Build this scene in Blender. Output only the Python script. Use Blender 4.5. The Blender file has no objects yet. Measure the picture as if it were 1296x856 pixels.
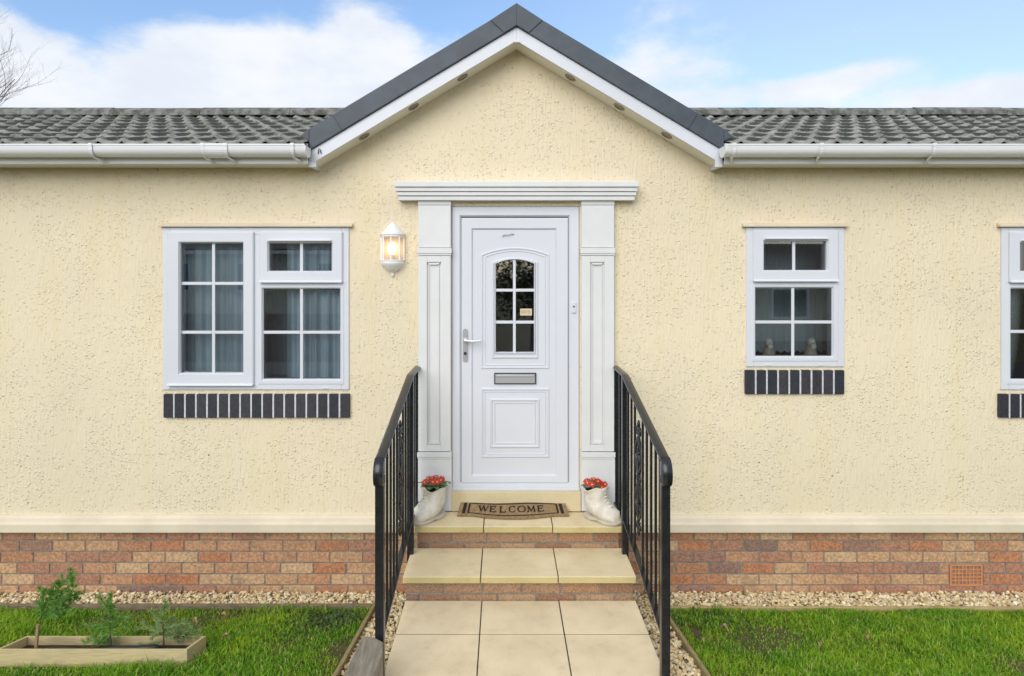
import bpy, bmesh, math, random
import numpy as np
from mathutils import Vector, Matrix
R = math.radians
rnd = random.Random(11)
nrs = np.random.RandomState(7)
SC = bpy.context.scene
COL = SC.collection

# ------------------------------------------------------------------ camera frame of the survey
CAM_D, CAM_Z, F, VX, VY = 4.25, 2.24, 786.0, 637.0, 340.0
def wx(px, y=0.0): return (px - VX) * (CAM_D + y) / F
def wz(py, y=0.0): return CAM_Z - (py - VY) * (CAM_D + y) / F
def gz(y):                                   # lawn height: falls towards the house
    t = -y
    if t <= 0: return 0.0
    if t < 1.5: return 0.17 * t
    if t < 8.6: return min(0.255 + 0.05 * (t - 1.5), 0.285)
    return max(.285 - .42*(t-8.6), -2.6)

# ------------------------------------------------------------------ mesh builder
class MB:
    def __init__(s): s.v, s.f, s.att = [], [], None
    def quad(s, a, b, c, d):
        n = len(s.v); s.v += [a, b, c, d]; s.f.append((n, n+1, n+2, n+3))
    def poly(s, pts):
        n = len(s.v); s.v += list(pts); s.f.append(tuple(range(n, n+len(pts))))
    def box(s, x0, x1, y0, y1, z0, z1):
        if x0 > x1: x0, x1 = x1, x0
        if y0 > y1: y0, y1 = y1, y0
        if z0 > z1: z0, z1 = z1, z0
        n = len(s.v)
        s.v += [(x0,y0,z0),(x1,y0,z0),(x1,y1,z0),(x0,y1,z0),(x0,y0,z1),(x1,y0,z1),(x1,y1,z1),(x0,y1,z1)]
        for f in ((0,3,2,1),(4,5,6,7),(0,1,5,4),(1,2,6,5),(2,3,7,6),(3,0,4,7)): s.f.append(tuple(n+i for i in f))
        return s
    def bar(s, p, q, w, h, up=(0,0,1)):
        p, q = Vector(p), Vector(q); d = (q-p).normalized(); u = Vector(up)
        sx = d.cross(u).normalized() * w/2; uz = sx.cross(d).normalized() * h/2
        n = len(s.v)
        for c in (p, q):
            for a, b in ((-1,-1),(1,-1),(1,1),(-1,1)): s.v.append(tuple(c + sx*a + uz*b))
        for f in ((0,1,2,3),(7,6,5,4),(0,4,5,1),(1,5,6,2),(2,6,7,3),(3,7,4,0)): s.f.append(tuple(n+i for i in f))
        return s
    def prism_y(s, pts, y0, y1):             # polygon in xz (counter-clockwise seen from -y) extruded in y
        n = len(s.v); k = len(pts)
        s.v += [(x, y0, z) for x, z in pts] + [(x, y1, z) for x, z in pts]
        s.f.append(tuple(range(n, n+k))); s.f.append(tuple(range(n+2*k-1, n+k-1, -1)))
        for i in range(k):
            j = (i+1) % k; s.f.append((n+j, n+i, n+k+i, n+k+j))
        return s
    def prism_x(s, pts, x0, x1):             # polygon in yz extruded in x
        n = len(s.v); k = len(pts)
        s.v += [(x0, y, z) for y, z in pts] + [(x1, y, z) for y, z in pts]
        s.f.append(tuple(range(n, n+k))); s.f.append(tuple(range(n+2*k-1, n+k-1, -1)))
        for i in range(k):
            j = (i+1) % k; s.f.append((n+j, n+i, n+k+i, n+k+j))
        return s
    def tube(s, path, r, n=8, caps=True, close=False):
        P = [Vector(p) for p in path]; m = len(P)
        rr = r if isinstance(r, (list, tuple)) else [r]*m
        base = len(s.v); prev = None
        for i in range(m):
            if close: t = (P[(i+1) % m] - P[i-1])
            else: t = P[min(i+1, m-1)] - P[max(i-1, 0)]
            t = t.normalized() if t.length > 1e-9 else Vector((0,0,1))
            if prev is None:
                a = Vector((0,0,1)) if abs(t.z) < .9 else Vector((1,0,0))
                prev = t.cross(a).normalized()
            else:
                prev = (prev - t * prev.dot(t))
                prev = prev.normalized() if prev.length > 1e-9 else t.orthogonal().normalized()
            b = t.cross(prev)
            for k in range(n):
                an = 2*math.pi*k/n
                s.v.append(tuple(P[i] + (prev*math.cos(an) + b*math.sin(an))*rr[i]))
        for i in range(m if close else m-1):
            i2 = (i+1) % m
            for k in range(n):
                k2 = (k+1) % n
                s.f.append((base+i*n+k, base+i*n+k2, base+i2*n+k2, base+i2*n+k))
        if caps and not close:
            s.f.append(tuple(base+k for k in range(n-1, -1, -1)))
            s.f.append(tuple(base+(m-1)*n+k for k in range(n)))
        return s
    def lathe(s, prof, cx, cy, n=16, a0=0.0, a1=2*math.pi):   # prof [(r,z)]
        full = abs(a1-a0-2*math.pi) < 1e-6; m = n if full else n+1
        base = len(s.v)
        for r, z in prof:
            for k in range(m):
                a = a0 + (a1-a0)*k/n
                s.v.append((cx + r*math.cos(a), cy + r*math.sin(a), z))
        for i in range(len(prof)-1):
            for k in range(n):
                k2 = (k+1) % m
                s.f.append((base+i*m+k, base+i*m+k2, base+(i+1)*m+k2, base+(i+1)*m+k))
        return s
    def ball(s, c, rx, ry, rz, n=12, m=8):
        base = len(s.v)
        for i in range(m+1):
            ph = math.pi*i/m
            for k in range(n):
                a = 2*math.pi*k/n
                s.v.append((c[0]+rx*math.sin(ph)*math.cos(a), c[1]+ry*math.sin(ph)*math.sin(a), c[2]-rz*math.cos(ph)))
        for i in range(m):
            for k in range(n):
                k2 = (k+1) % n
                s.f.append((base+i*n+k, base+i*n+k2, base+(i+1)*n+k2, base+(i+1)*n+k))
        return s
    def build(s, name, mat, parent=None, bevel=0.0, seg=2, smooth=False, merge=False):
        me = bpy.data.meshes.new(name); me.from_pydata(s.v, [], s.f)
        if merge or bevel:
            bm = bmesh.new(); bm.from_mesh(me)
            if merge: bmesh.ops.remove_doubles(bm, verts=bm.verts, dist=1e-5)
            if bevel:
                bmesh.ops.bevel(bm, geom=[e for e in bm.edges if len(e.link_faces) == 2 and e.calc_face_angle(0) > .5],
                                offset=bevel, segments=seg, affect='EDGES', clamp_overlap=True, profile=.6)
            bm.to_mesh(me); bm.free()
        me.materials.append(mat)
        if smooth: me.polygons.foreach_set('use_smooth', [True]*len(me.polygons))
        o = bpy.data.objects.new(name, me); COL.objects.link(o)
        if parent: o.parent = parent
        if parent and parent.type == 'EMPTY' or parent: o.matrix_parent_inverse = parent.matrix_world.inverted() if False else o.matrix_parent_inverse
        return o

def tag(o, label=None, cat=None, group=None, kind=None):
    if label: o['label'] = label
    if cat: o['category'] = cat
    if group: o['group'] = group
    if kind: o['kind'] = kind
    return o
def thing(name, label, cat, group=None):
    o = bpy.data.objects.new(name, None); o.empty_display_size = .1; COL.objects.link(o)
    return tag(o, label, cat, group)
def base_at(root, p):                        # move the Empty to the thing's base, keeping its parts in place
    p = Vector(p)
    root.location = p
    for c in root.children: c.location = c.location - p

# ------------------------------------------------------------------ materials
def newmat(name):
    m = bpy.data.materials.new(name); m.use_nodes = True
    nt = m.node_tree; b = nt.nodes['Principled BSDF']
    return m, nt, b
def N(nt, t, **kw):
    n = nt.nodes.new(t)
    for k, v in kw.items(): setattr(n, k, v)
    return n
def noise(nt, vec, scale, detail=4, rough=.55, dist=0.0):
    n = N(nt, 'ShaderNodeTexNoise'); n.inputs['Scale'].default_value = scale; n.inputs['Detail'].default_value = detail
    n.inputs['Roughness'].default_value = rough; n.inputs['Distortion'].default_value = dist
    nt.links.new(vec, n.inputs['Vector']); return n.outputs['Fac']
def maprange(nt, v, a, b, c=0.0, d=1.0, smooth=True):
    n = N(nt, 'ShaderNodeMapRange'); n.interpolation_type = 'SMOOTHSTEP' if smooth else 'LINEAR'
    for i, x in enumerate((a, b, c, d)): n.inputs[i+1].default_value = x
    nt.links.new(v, n.inputs[0]); return n.outputs[0]
def math2(nt, op, a, b=None):
    n = N(nt, 'ShaderNodeMath'); n.operation = op
    for i, x in enumerate((a, b)):
        if x is None: continue
        if isinstance(x, (int, float)): n.inputs[i].default_value = x
        else: nt.links.new(x, n.inputs[i])
    return n.outputs[0]
def mixc(nt, fac, a, b, blend='MIX'):
    n = N(nt, 'ShaderNodeMix'); n.data_type = 'RGBA'; n.blend_type = blend
    for sock, x in ((n.inputs[0], fac), (n.inputs[6], a), (n.inputs[7], b)):
        if isinstance(x, (int, float)): sock.default_value = x
        elif isinstance(x, tuple): sock.default_value = (*x, 1) if len(x) == 3 else x
        else: nt.links.new(x, sock)
    return n.outputs[2]
def coords(nt, scale=(1,1,1)):
    tc = N(nt, 'ShaderNodeTexCoord'); mp = N(nt, 'ShaderNodeMapping'); mp.inputs['Scale'].default_value = scale
    nt.links.new(tc.outputs['Object'], mp.inputs['Vector']); return mp.outputs[0]
def bump(nt, bsdf, h, strength, dist):
    b = N(nt, 'ShaderNodeBump'); b.inputs['Strength'].default_value = strength; b.inputs['Distance'].default_value = dist
    nt.links.new(h, b.inputs['Height']); nt.links.new(b.outputs[0], bsdf.inputs['Normal']); return b
def simple(name, c, rough=.5, c2=None, scale=8, metal=0, bscale=0, bstr=.2, bdist=.002, spec=.5, stretch=(1,1,1), lo=.35, hi=.65):
    m, nt, b = newmat(name)
    b.inputs['Base Color'].default_value = (*c, 1); b.inputs['Roughness'].default_value = rough
    b.inputs['Metallic'].default_value = metal; b.inputs['Specular IOR Level'].default_value = spec
    vec = coords(nt, stretch)
    if c2:
        f = maprange(nt, noise(nt, vec, scale, 6, .6), lo, hi)
        nt.links.new(mixc(nt, f, c, c2), b.inputs['Base Color'])
    if bscale: bump(nt, b, noise(nt, vec, bscale, 5, .6), bstr, bdist)
    return m
def island(name, stops, rough=.8, scale=60, vary=.25, bscale=120, bdist=.002, bstr=.5, trans=0, soil=False):
    m, nt, b = newmat(name)
    g = N(nt, 'ShaderNodeNewGeometry'); r = N(nt, 'ShaderNodeValToRGB')
    el = r.color_ramp.elements
    for i, (p, c) in enumerate(stops):
        e = el[i] if i < 2 else el.new(p)
        e.position = p; e.color = (*c, 1)
    nt.links.new(g.outputs['Random Per Island'], r.inputs[0])
    vec = coords(nt)
    f = maprange(nt, noise(nt, vec, scale, 5, .65), .3, .7, 1-vary, 1+vary)
    hs = N(nt, 'ShaderNodeHueSaturation'); nt.links.new(r.outputs[0], hs.inputs['Color']); nt.links.new(f, hs.inputs['Value'])
    outc = hs.outputs[0]
    if soil:
        drag = maprange(nt, noise(nt, coords(nt, (1,1,4)), 45, 4, .7), .56, .72, 0, .45)
        outc = mixc(nt, drag, outc, (.58,.45,.35))
        st = maprange(nt, noise(nt, vec, 5, 5, .7), .52, .74, 0, .42)
        outc = mixc(nt, st, outc, (.17,.12,.08))
    nt.links.new(outc, b.inputs['Base Color']); b.inputs['Roughness'].default_value = rough
    if bscale: bump(nt, b, noise(nt, vec, bscale, 4, .6), bstr, bdist)
    return m

def stucco(name, c):
    m, nt, b = newmat(name)
    v = coords(nt); vs = coords(nt, (1, 1, .16)); vg = coords(nt, (1, 1, .75))
    streak = noise(nt, vs, 62, 3, .6)
    fine = noise(nt, v, 130, 3, .6)
    clus = maprange(nt, noise(nt, v, 2.6, 3, .6), .36, .62, .15, 1.0)
    wob = N(nt, 'ShaderNodeTexNoise'); wob.inputs['Scale'].default_value = 38; wob.inputs['Detail'].default_value = 2; nt.links.new(v, wob.inputs['Vector'])
    def pits(scale, r0, r1, thr):
        off = N(nt, 'ShaderNodeVectorMath'); off.operation = 'MULTIPLY_ADD'; nt.links.new(wob.outputs['Color'], off.inputs[0]); off.inputs[1].default_value = (.022,.022,.020); nt.links.new(v, off.inputs[2])
        vo = N(nt, 'ShaderNodeTexVoronoi'); vo.inputs['Scale'].default_value = scale; nt.links.new(off.outputs[0], vo.inputs['Vector'])
        sp = N(nt, 'ShaderNodeSeparateColor'); nt.links.new(vo.outputs['Color'], sp.inputs[0])
        return math2(nt, 'MULTIPLY', maprange(nt, vo.outputs['Distance'], r1, r0), math2(nt, 'GREATER_THAN', math2(nt, 'ADD', sp.outputs[0], math2(nt, 'MULTIPLY', clus, .34)), thr))
    gouge = math2(nt, 'MAXIMUM', pits(42, .14, .37, .99), math2(nt, 'MULTIPLY', pits(62, .16, .38, 1.02), .8))
    lump = math2(nt, 'MAXIMUM', pits(44, .10, .44, .99), math2(nt, 'MULTIPLY', pits(70, .10, .46, .94), .6))
    h = math2(nt, 'SUBTRACT', math2(nt, 'ADD', math2(nt, 'ADD', math2(nt, 'MULTIPLY', streak, .85), math2(nt, 'MULTIPLY', fine, .10)), math2(nt, 'MULTIPLY', lump, .42)), math2(nt, 'MULTIPLY', gouge, .42))
    bump(nt, b, h, .9, .0090)
    big = maprange(nt, noise(nt, v, .9, 4, .6), .3, .7)
    col = mixc(nt, big, c, tuple(x*.93 for x in c))
    wash = maprange(nt, noise(nt, coords(nt, (1, 1, .10)), 6, 5, .65), .48, .76, 0, .5)
    col = mixc(nt, wash, col, (c[0]*.94, c[1]*.905, c[2]*.78))
    dirt = maprange(nt, noise(nt, v, 42, 1.5, .5), .715, .735, 0, .85)
    col = mixc(nt, math2(nt, 'MULTIPLY', dirt, clus), col, (.14, .10, .05))
    nt.links.new(col, b.inputs['Base Color'])
    b.inputs['Roughness'].default_value = .75; b.inputs['Specular IOR Level'].default_value = .3
    return m

CREAM = (.815, .702, .503)
M = {}
M['stucco'] = stucco('cream_render', CREAM)
M['band'] = simple('cream_band', (.72,.63,.475), .75, (.64,.56,.42), 3, bscale=60, bstr=.5, bdist=.004)
M['upvc'] = simple('white_upvc', (.675,.69,.735), .32, (.65,.665,.71), 1.5, bscale=300, bstr=.02, bdist=.001)
M['upvc_door'] = simple('white_door_skin', (.655,.67,.715), .38, (.64,.655,.70), 2, bscale=400, bstr=.04, bdist=.001)
M['pilaster'] = simple('white_pilaster_paint', (.72,.72,.715), .5, (.68,.68,.675), 4, bscale=90, bstr=.06, bdist=.001)
M['gutter'] = simple('white_gutter_plastic', (.76,.76,.77), .35, (.66,.65,.62), 3, stretch=(.6,1,6), lo=.5, hi=.85)
M['soffit'] = simple('soffit_board', (.78,.76,.70), .5)
M['verge'] = simple('dark_grey_verge', (.064,.080,.100), .5, (.048,.060,.076), 7, bscale=200, bstr=.2, bdist=.001)
M['vergejoint'] = simple('verge_joint_strip', (.03,.036,.045), .5)
M['ridge'] = simple('grey_ridge_tile', (.22,.22,.21), .8, (.07,.075,.055), 12, bscale=60, bdist=.004)
M['mortar'] = simple('grey_mortar', (.30,.265,.22), .9, (.20,.175,.145), 30, bscale=150, bstr=.5, bdist=.003)
M['brick'] = island('facing_brick', [(0,(.44,.215,.11)),(.13,(.53,.32,.17)),(.29,(.55,.36,.20)),(.42,(.48,.26,.14)),(.54,(.27,.16,.12)),(.61,(.33,.18,.125)),(.68,(.46,.20,.095)),(.79,(.52,.30,.16)),(.9,(.40,.20,.12)),(1,(.54,.34,.19))], .85, 70, .34, 170, .005, .9, soil=True)
for e in M['brick'].node_tree.nodes:
    if e.type == 'VALTORGB': e.color_ramp.interpolation = 'CONSTANT'
M['step_brick'] = island('step_brick', [(0,(.36,.20,.105)),(.25,(.43,.29,.165)),(.5,(.29,.155,.085)),(.75,(.22,.13,.095)),(1,(.40,.245,.135))], .85, 110, .35, 170, .005, .9, soil=True)
M['airbrick'] = simple('terracotta', (.60,.25,.10), .8, (.52,.21,.09), 30, bscale=150, bdist=.002)
M['hole'] = simple('dark_void', (.012,.012,.012), .9)
M['bluebrick'] = island('blue_brick', [(0,(.026,.026,.038)),(.4,(.040,.036,.048)),(.75,(.030,.028,.034)),(1,(.020,.022,.034))], .55, 60, .3, 160, .002, .5)
M['joint_pale'] = simple('pale_mortar', (.66,.66,.67), .9, (.54,.54,.54), 40)
def slabmat(name, c, c2, algae):
    m, nt, b = newmat(name); v = coords(nt)
    f = maprange(nt, noise(nt, v, 3.5, 6, .65), .32, .68)
    col = mixc(nt, f, c, c2)
    sp = maprange(nt, noise(nt, v, 150, 3, .7), .54, .70, 0, .38)
    col = mixc(nt, sp, col, tuple(x*.62 for x in c))
    st = maprange(nt, noise(nt, v, 7, 7, .75), .53, .70, 0, .42)
    col = mixc(nt, st, col, algae)
    nt.links.new(col, b.inputs['Base Color']); b.inputs['Roughness'].default_value = .85
    bump(nt, b, noise(nt, v, 140, 5, .65), .45, .003); return m
M['slab'] = slabmat('riven_slab', (.80,.665,.445), (.69,.565,.365), (.56,.46,.27))
M['tread'] = slabmat('step_tread_slab', (.78,.65,.415), (.69,.565,.345), (.57,.47,.23))
M['threshold'] = slabmat('threshold_render', (.70,.595,.385), (.63,.53,.32), (.50,.41,.21))
M['edge'] = slabmat('algae_tread_edge', (.58,.49,.23), (.50,.42,.18), (.38,.33,.12))
M['iron'] = simple('black_painted_iron', (.010,.011,.014), .24, (.016,.017,.02), 20, bscale=150, bstr=.12, bdist=.001)
M['gravel'] = island('cotswold_chippings', [(0,(.74,.60,.35)),(.3,(.82,.72,.49)),(.5,(.58,.42,.20)),(.75,(.76,.62,.36)),(.88,(.34,.23,.12)),(1,(.84,.78,.60))], .85, 90, .2, 0)
M['gravelbed'] = simple('gravel_bed', (.30,.24,.15), .95, (.18,.14,.085), 45, bscale=90, bstr=.8, bdist=.01)
M['timber'] = simple('pale_timber', (.50,.37,.19), .75, (.38,.28,.13), 14, stretch=(1,8,8), bscale=60, bstr=.3, bdist=.002)
M['timber_grey'] = simple('weathered_edging', (.25,.19,.12), .85, (.15,.115,.07), 14, stretch=(1,8,8), bscale=60, bstr=.4, bdist=.002)
M['timber_path'] = simple('path_edging_timber', (.36,.28,.13), .85, (.24,.20,.09), 12, stretch=(8,1,8), bscale=60, bstr=.4, bdist=.002)
M['boxwood'] = simple('new_softwood', (.62,.49,.26), .7, (.50,.41,.22), 10, stretch=(1,9,9), bscale=50, bstr=.25, bdist=.002)
M['soil'] = simple('dark_soil', (.045,.032,.02), .95, (.02,.015,.01), 40, bscale=90, bstr=.9, bdist=.012)
M['hose'] = simple('black_polythene', (.012,.013,.015), .35)
M['stake'] = simple('stake_wood', (.36,.24,.13), .8, (.26,.17,.09), 20, stretch=(6,6,1))
M['bark'] = simple('bark', (.11,.075,.05), .9, (.06,.045,.03), 25, bscale=80, bstr=.6, bdist=.004)
M['farbark'] = simple('grey_bark', (.20,.17,.155), .9, (.14,.125,.115), 5)
M['rock'] = simple('grey_brown_stone', (.30,.26,.205), .85, (.17,.145,.11), 9, stretch=(4,.8,1), bscale=35, bstr=.7, bdist=.008, lo=.3, hi=.7)
M['boot'] = simple('glazed_white_clay', (.76,.72,.64), .55, (.58,.52,.42), 14, bscale=32, bstr=.6, bdist=.007)
M['bootsole'] = simple('cream_sole', (.60,.56,.48), .6, (.5,.46,.38), 14)
M['leaf'] = island('primrose_leaf', [(0,(.05,.14,.03)),(1,(.09,.20,.05))], .5, 40, .2, 0)
M['petal'] = island('red_petal', [(0,(.36,.006,.006)),(1,(.50,.015,.010))], .5, 90, .3, 0)
M['yolk'] = simple('yellow_centre', (.85,.42,.03), .5)
M['coir'] = simple('coir_mat', (.37,.245,.125), .95, (.26,.165,.08), 60, bscale=260, bstr=1, bdist=.006)
M['matblack'] = simple('mat_black_pile', (.02,.016,.012), .95, bscale=260, bstr=1, bdist=.005)
M['steel'] = simple('satin_silver', (.62,.63,.65), .32, metal=.85)
M['letterplate'] = simple('silver_letter_flap', (.50,.51,.53), .35, metal=.6)
M['dark'] = simple('dark_rubber', (.02,.02,.022), .5)
M['lampwhite'] = simple('lamp_white_enamel', (.80,.80,.80), .35)
M['lampback'] = simple('lamp_backplate', (.62,.47,.32), .4)
M['joint_dark'] = simple('dark_joint_sand', (.07,.055,.035), .95, (.05,.05,.025), 12)
M['net'] = simple('grey_net', (.42,.48,.51), .9, (.36,.42,.45), 4)
M['bezel'] = simple('downlight_bezel', (.30,.27,.23), .4, metal=.3)
M['paper'] = simple('notice_card', (.62,.52,.36), .8)
M['ink'] = simple('brown_ink', (.22,.13,.06), .8)
M['curtain'] = simple('blue_grey_curtain', (.68,.79,.87), .9, (.60,.71,.80), 6)
M['curtain_pale'] = simple('pale_blue_curtain', (.74,.86,.90), .9)
M['interior'] = simple('interior_paint', (.60,.62,.62), .9)
M['floor_in'] = simple('interior_floor', (.16,.09,.055), .6)
M['ornament'] = simple('white_ceramic', (.80,.77,.70), .35)
M['ornament_body'] = simple('buff_ceramic', (.50,.42,.30), .5)
M['lens'] = simple('downlight_lens', (.26,.22,.18), .3)
M['deadleaf'] = island('dead_leaf', [(0,(.33,.19,.09)),(1,(.42,.29,.17))], .9, 50, .2, 0)
M['sward'] = simple('soil_under_grass', (.07,.075,.02), .95, (.12,.085,.045), 9, bscale=40, bstr=.8, bdist=.02)
M['tarmac'] = simple('tarmac', (.06,.06,.06), .9, (.045,.045,.045), 20, bscale=200, bdist=.004)
M['homewall'] = simple('pale_stone_render', (.60,.55,.44), .85, (.55,.50,.40), 2, bscale=60, bdist=.005)
M['homeroof'] = simple('brown_roof_tile', (.10,.075,.06), .8, (.07,.055,.045), 8, bscale=20, bdist=.01)
# glass: clear sheet with a Fresnel reflection
m, nt, b = newmat('window_glass')
out = nt.nodes['Material Output']; nt.nodes.remove(b)
tr = N(nt, 'ShaderNodeBsdfTransparent'); tr.inputs[0].default_value = (.88,.915,.92,1)
gl = N(nt, 'ShaderNodeBsdfGlossy'); gl.inputs['Roughness'].default_value = .012
fr = N(nt, 'ShaderNodeFresnel'); fr.inputs[0].default_value = 1.52
mx = N(nt, 'ShaderNodeMixShader')
nt.links.new(math2(nt, 'MULTIPLY', fr.outputs[0], 3.1), mx.inputs[0]); nt.links.new(tr.outputs[0], mx.inputs[1]); nt.links.new(gl.outputs[0], mx.inputs[2])
nt.links.new(mx.outputs[0], out.inputs[0]); M['glass'] = m
m, nt, b = newmat('lamp_glass')
out = nt.nodes['Material Output']; nt.nodes.remove(b)
tr = N(nt, 'ShaderNodeBsdfTransparent'); tr.inputs[0].default_value = (.93,.93,.92,1)
gl = N(nt, 'ShaderNodeBsdfGlossy'); gl.inputs['Roughness'].default_value = .08
mx = N(nt, 'ShaderNodeMixShader'); mx.inputs[0].default_value = .12
nt.links.new(tr.outputs[0], mx.inputs[1]); nt.links.new(gl.outputs[0], mx.inputs[2]); nt.links.new(mx.outputs[0], out.inputs[0]); M['lampglass'] = m
m, nt, b = newmat('lit_bulb')
b.inputs['Emission Color'].default_value = (1,.78,.50,1); b.inputs['Emission Strength'].default_value = 9; M['bulb'] = m
def foliage(name, stops, patch=None, trans=.35):
    m, nt, b = newmat(name)
    g = N(nt, 'ShaderNodeNewGeometry'); r = N(nt, 'ShaderNodeValToRGB'); el = r.color_ramp.elements
    for i, (p, c) in enumerate(stops):
        e = el[i] if i < 2 else el.new(p)
        e.position = p; e.color = (*c, 1)
    nt.links.new(g.outputs['Random Per Island'], r.inputs[0]); col = r.outputs[0]
    if patch:
        f = maprange(nt, noise(nt, coords(nt), 2.8, 6, .7), .42, .66)
        col = mixc(nt, math2(nt, 'MULTIPLY', f, .65), col, patch)
        f2 = maprange(nt, noise(nt, coords(nt), 5.5, 5, .7), .55, .70)
        col = mixc(nt, math2(nt, 'MULTIPLY', f2, .6), col, (.05,.13,.015))
    nt.links.new(col, b.inputs['Base Color']); b.inputs['Roughness'].default_value = .55; b.inputs['Specular IOR Level'].default_value = .25
    t = N(nt, 'ShaderNodeBsdfTranslucent'); nt.links.new(col, t.inputs[0])
    mx = N(nt, 'ShaderNodeMixShader'); mx.inputs[0].default_value = trans
    out = nt.nodes['Material Output']
    nt.links.new(b.outputs[0], mx.inputs[1]); nt.links.new(t.outputs[0], mx.inputs[2]); nt.links.new(mx.outputs[0], out.inputs[0])
    return m
M['grass'] = foliage('lawn_blades', [(0,(.06,.18,.012)),(.35,(.13,.33,.018)),(.72,(.23,.46,.022)),(.90,(.33,.52,.035)),(1,(.60,.52,.27))], (.44,.60,.035))
M['weed'] = foliage('weed_leaf', [(0,(.06,.12,.03)),(1,(.12,.18,.06))])
M['conifer'] = foliage('conifer_scale', [(0,(.07,.17,.025)),(.6,(.13,.29,.045)),(1,(.25,.40,.10))], None, .25)
M['conifer_grey'] = foliage('grey_conifer_scale', [(0,(.16,.24,.08)),(1,(.27,.36,.14))], None, .25)
M['evergreen'] = foliage('evergreen_leaf', [(0,(.03,.06,.02)),(1,(.06,.10,.03))], None, .2)
# concrete tile: pale weathered faces, mossy growth and lap shade painted in where the meshes' own attribute is high
m, nt, b = newmat('weathered_concrete_tile'); v = coords(nt)
a = N(nt, 'ShaderNodeAttribute'); a.attribute_name = 'moss_shade'
f = maprange(nt, noise(nt, v, 9, 6, .7), .35, .65)
col = mixc(nt, f, (.35,.34,.31), (.16,.16,.14))
ms = math2(nt, 'ADD', math2(nt, 'MULTIPLY', a.outputs['Fac'], 1.15), math2(nt, 'MULTIPLY', math2(nt, 'SUBTRACT', noise(nt, v, 22, 7, .8), .5), 1.9))
col = mixc(nt, maprange(nt, ms, .33, .60, 0, .96), col, (.030,.033,.020))
li = maprange(nt, noise(nt, v, 30, 3, .6), .66, .72, 0, .6)
col = mixc(nt, li, col, (.40,.40,.30))
nt.links.new(col, b.inputs['Base Color']); b.inputs['Roughness'].default_value = .9
bump(nt, b, noise(nt, v, 70, 5, .65), .6, .006); M['tile'] = m

# ------------------------------------------------------------------ THE HOME
home = thing('park_home', 'cream rendered single storey park home with white door under a gable porch', 'house')
HX0, HX1, HB = -8.0, 8.6, 4.13
AX = .0865; AZ = 3.732; SL = .60                       # gable apex and slope at the soffit line
def gline(x): return AZ - SL*abs(x - AX)
W1 = (wx(207), wx(442), wz(493), wz(288)); W2 = (wx(944), wx(1067.5), wz(464), wz(288)); W3 = (wx(1266), wx(1501), wz(493), wz(288))
DOOR = (wx(571.5), wx(733.6), .56, wz(261))
# front wall with openings
def wall_with_holes(mb, x0, x1, z0, z1, holes, ya, yb):
    xs = sorted({x0, x1, *[h[0] for h in holes], *[h[1] for h in holes]})
    for i in range(len(xs)-1):
        a, b = xs[i], xs[i+1]; cx = (a+b)/2
        cuts = sorted([(h[2], h[3]) for h in holes if h[0] < cx < h[1]])
        z = z0
        for c0, c1 in cuts:
            if c0 > z: mb.quad((a,ya,z),(b,ya,z),(b,ya,c0),(a,ya,c0)); mb.quad((b,yb,z),(a,yb,z),(a,yb,c0),(b,yb,c0))
            z = max(z, c1)
        if z < z1: mb.quad((a,ya,z),(b,ya,z),(b,ya,z1),(a,ya,z1)); mb.quad((b,yb,z),(a,yb,z),(a,yb,z1),(b,yb,z1))
    for h in holes:                                     # reveals
        mb.quad((h[0],ya,h[2]),(h[0],yb,h[2]),(h[0],yb,h[3]),(h[0],ya,h[3])); mb.quad((h[1],yb,h[2]),(h[1],ya,h[2]),(h[1],ya,h[3]),(h[1],yb,h[3]))
        mb.quad((h[0],ya,h[3]),(h[0],yb,h[3]),(h[1],yb,h[3]),(h[1],ya,h[3])); mb.quad((h[0],yb,h[2]),(h[0],ya,h[2]),(h[1],ya,h[2]),(h[1],yb,h[2]))
mb = MB()
wall_with_holes(mb, HX0, HX1, .47, 2.95, [W1, W2, W3, DOOR], 0.0, .14)
hw = (AZ-2.95)/SL + .012
mb.poly([(AX-hw,0,2.95),(AX+hw,0,2.95),(AX,0,AZ+.008)]); mb.poly([(AX+hw,.14,2.95),(AX-hw,.14,2.95),(AX,.14,AZ+.008)])
mb.box(HX0, HX0+.14, .141, HB, .47, 2.95); mb.box(HX1-.14, HX1, .141, HB, .47, 2.95); mb.box(HX0+.141, HX1-.141, HB-.14, HB, .47, 2.95)
for xe in (HX0, HX1-.14): mb.prism_x([(.0,2.951),(HB,2.951),(HB/2,3.64)], xe, xe+.14)
mb.build('wall', M['stucco'], home)
# drip moulding over windows, cream
for (a, b_) in ((204,447),(938.6,1071),(1261,1506)):
    m_ = MB(); m_.prism_x([(-.001,wz(284.5)+.012),(-.038,wz(285.5)),(-.038,wz(287.6)),(-.001,wz(287.6))], wx(a), wx(b_)); m_.build('drip_moulding', M['band'], home, .003)
# rounded render bead and projecting band above the bricks
mb = MB(); mb.prism_x([(-.001,.560),(-.018,.556),(-.030,.540),(-.036,.515),(-.050,.508),(-.05,.452),(.03,.452),(.03,.560)], HX0, wx(529)+.006)
mb.prism_x([(-.001,.560),(-.018,.556),(-.030,.540),(-.036,.515),(-.050,.508),(-.05,.452),(.03,.452),(.03,.560)], wx(777)-.006, HX1)
mb.build('base_band', M['band'], home, .003)
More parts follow.
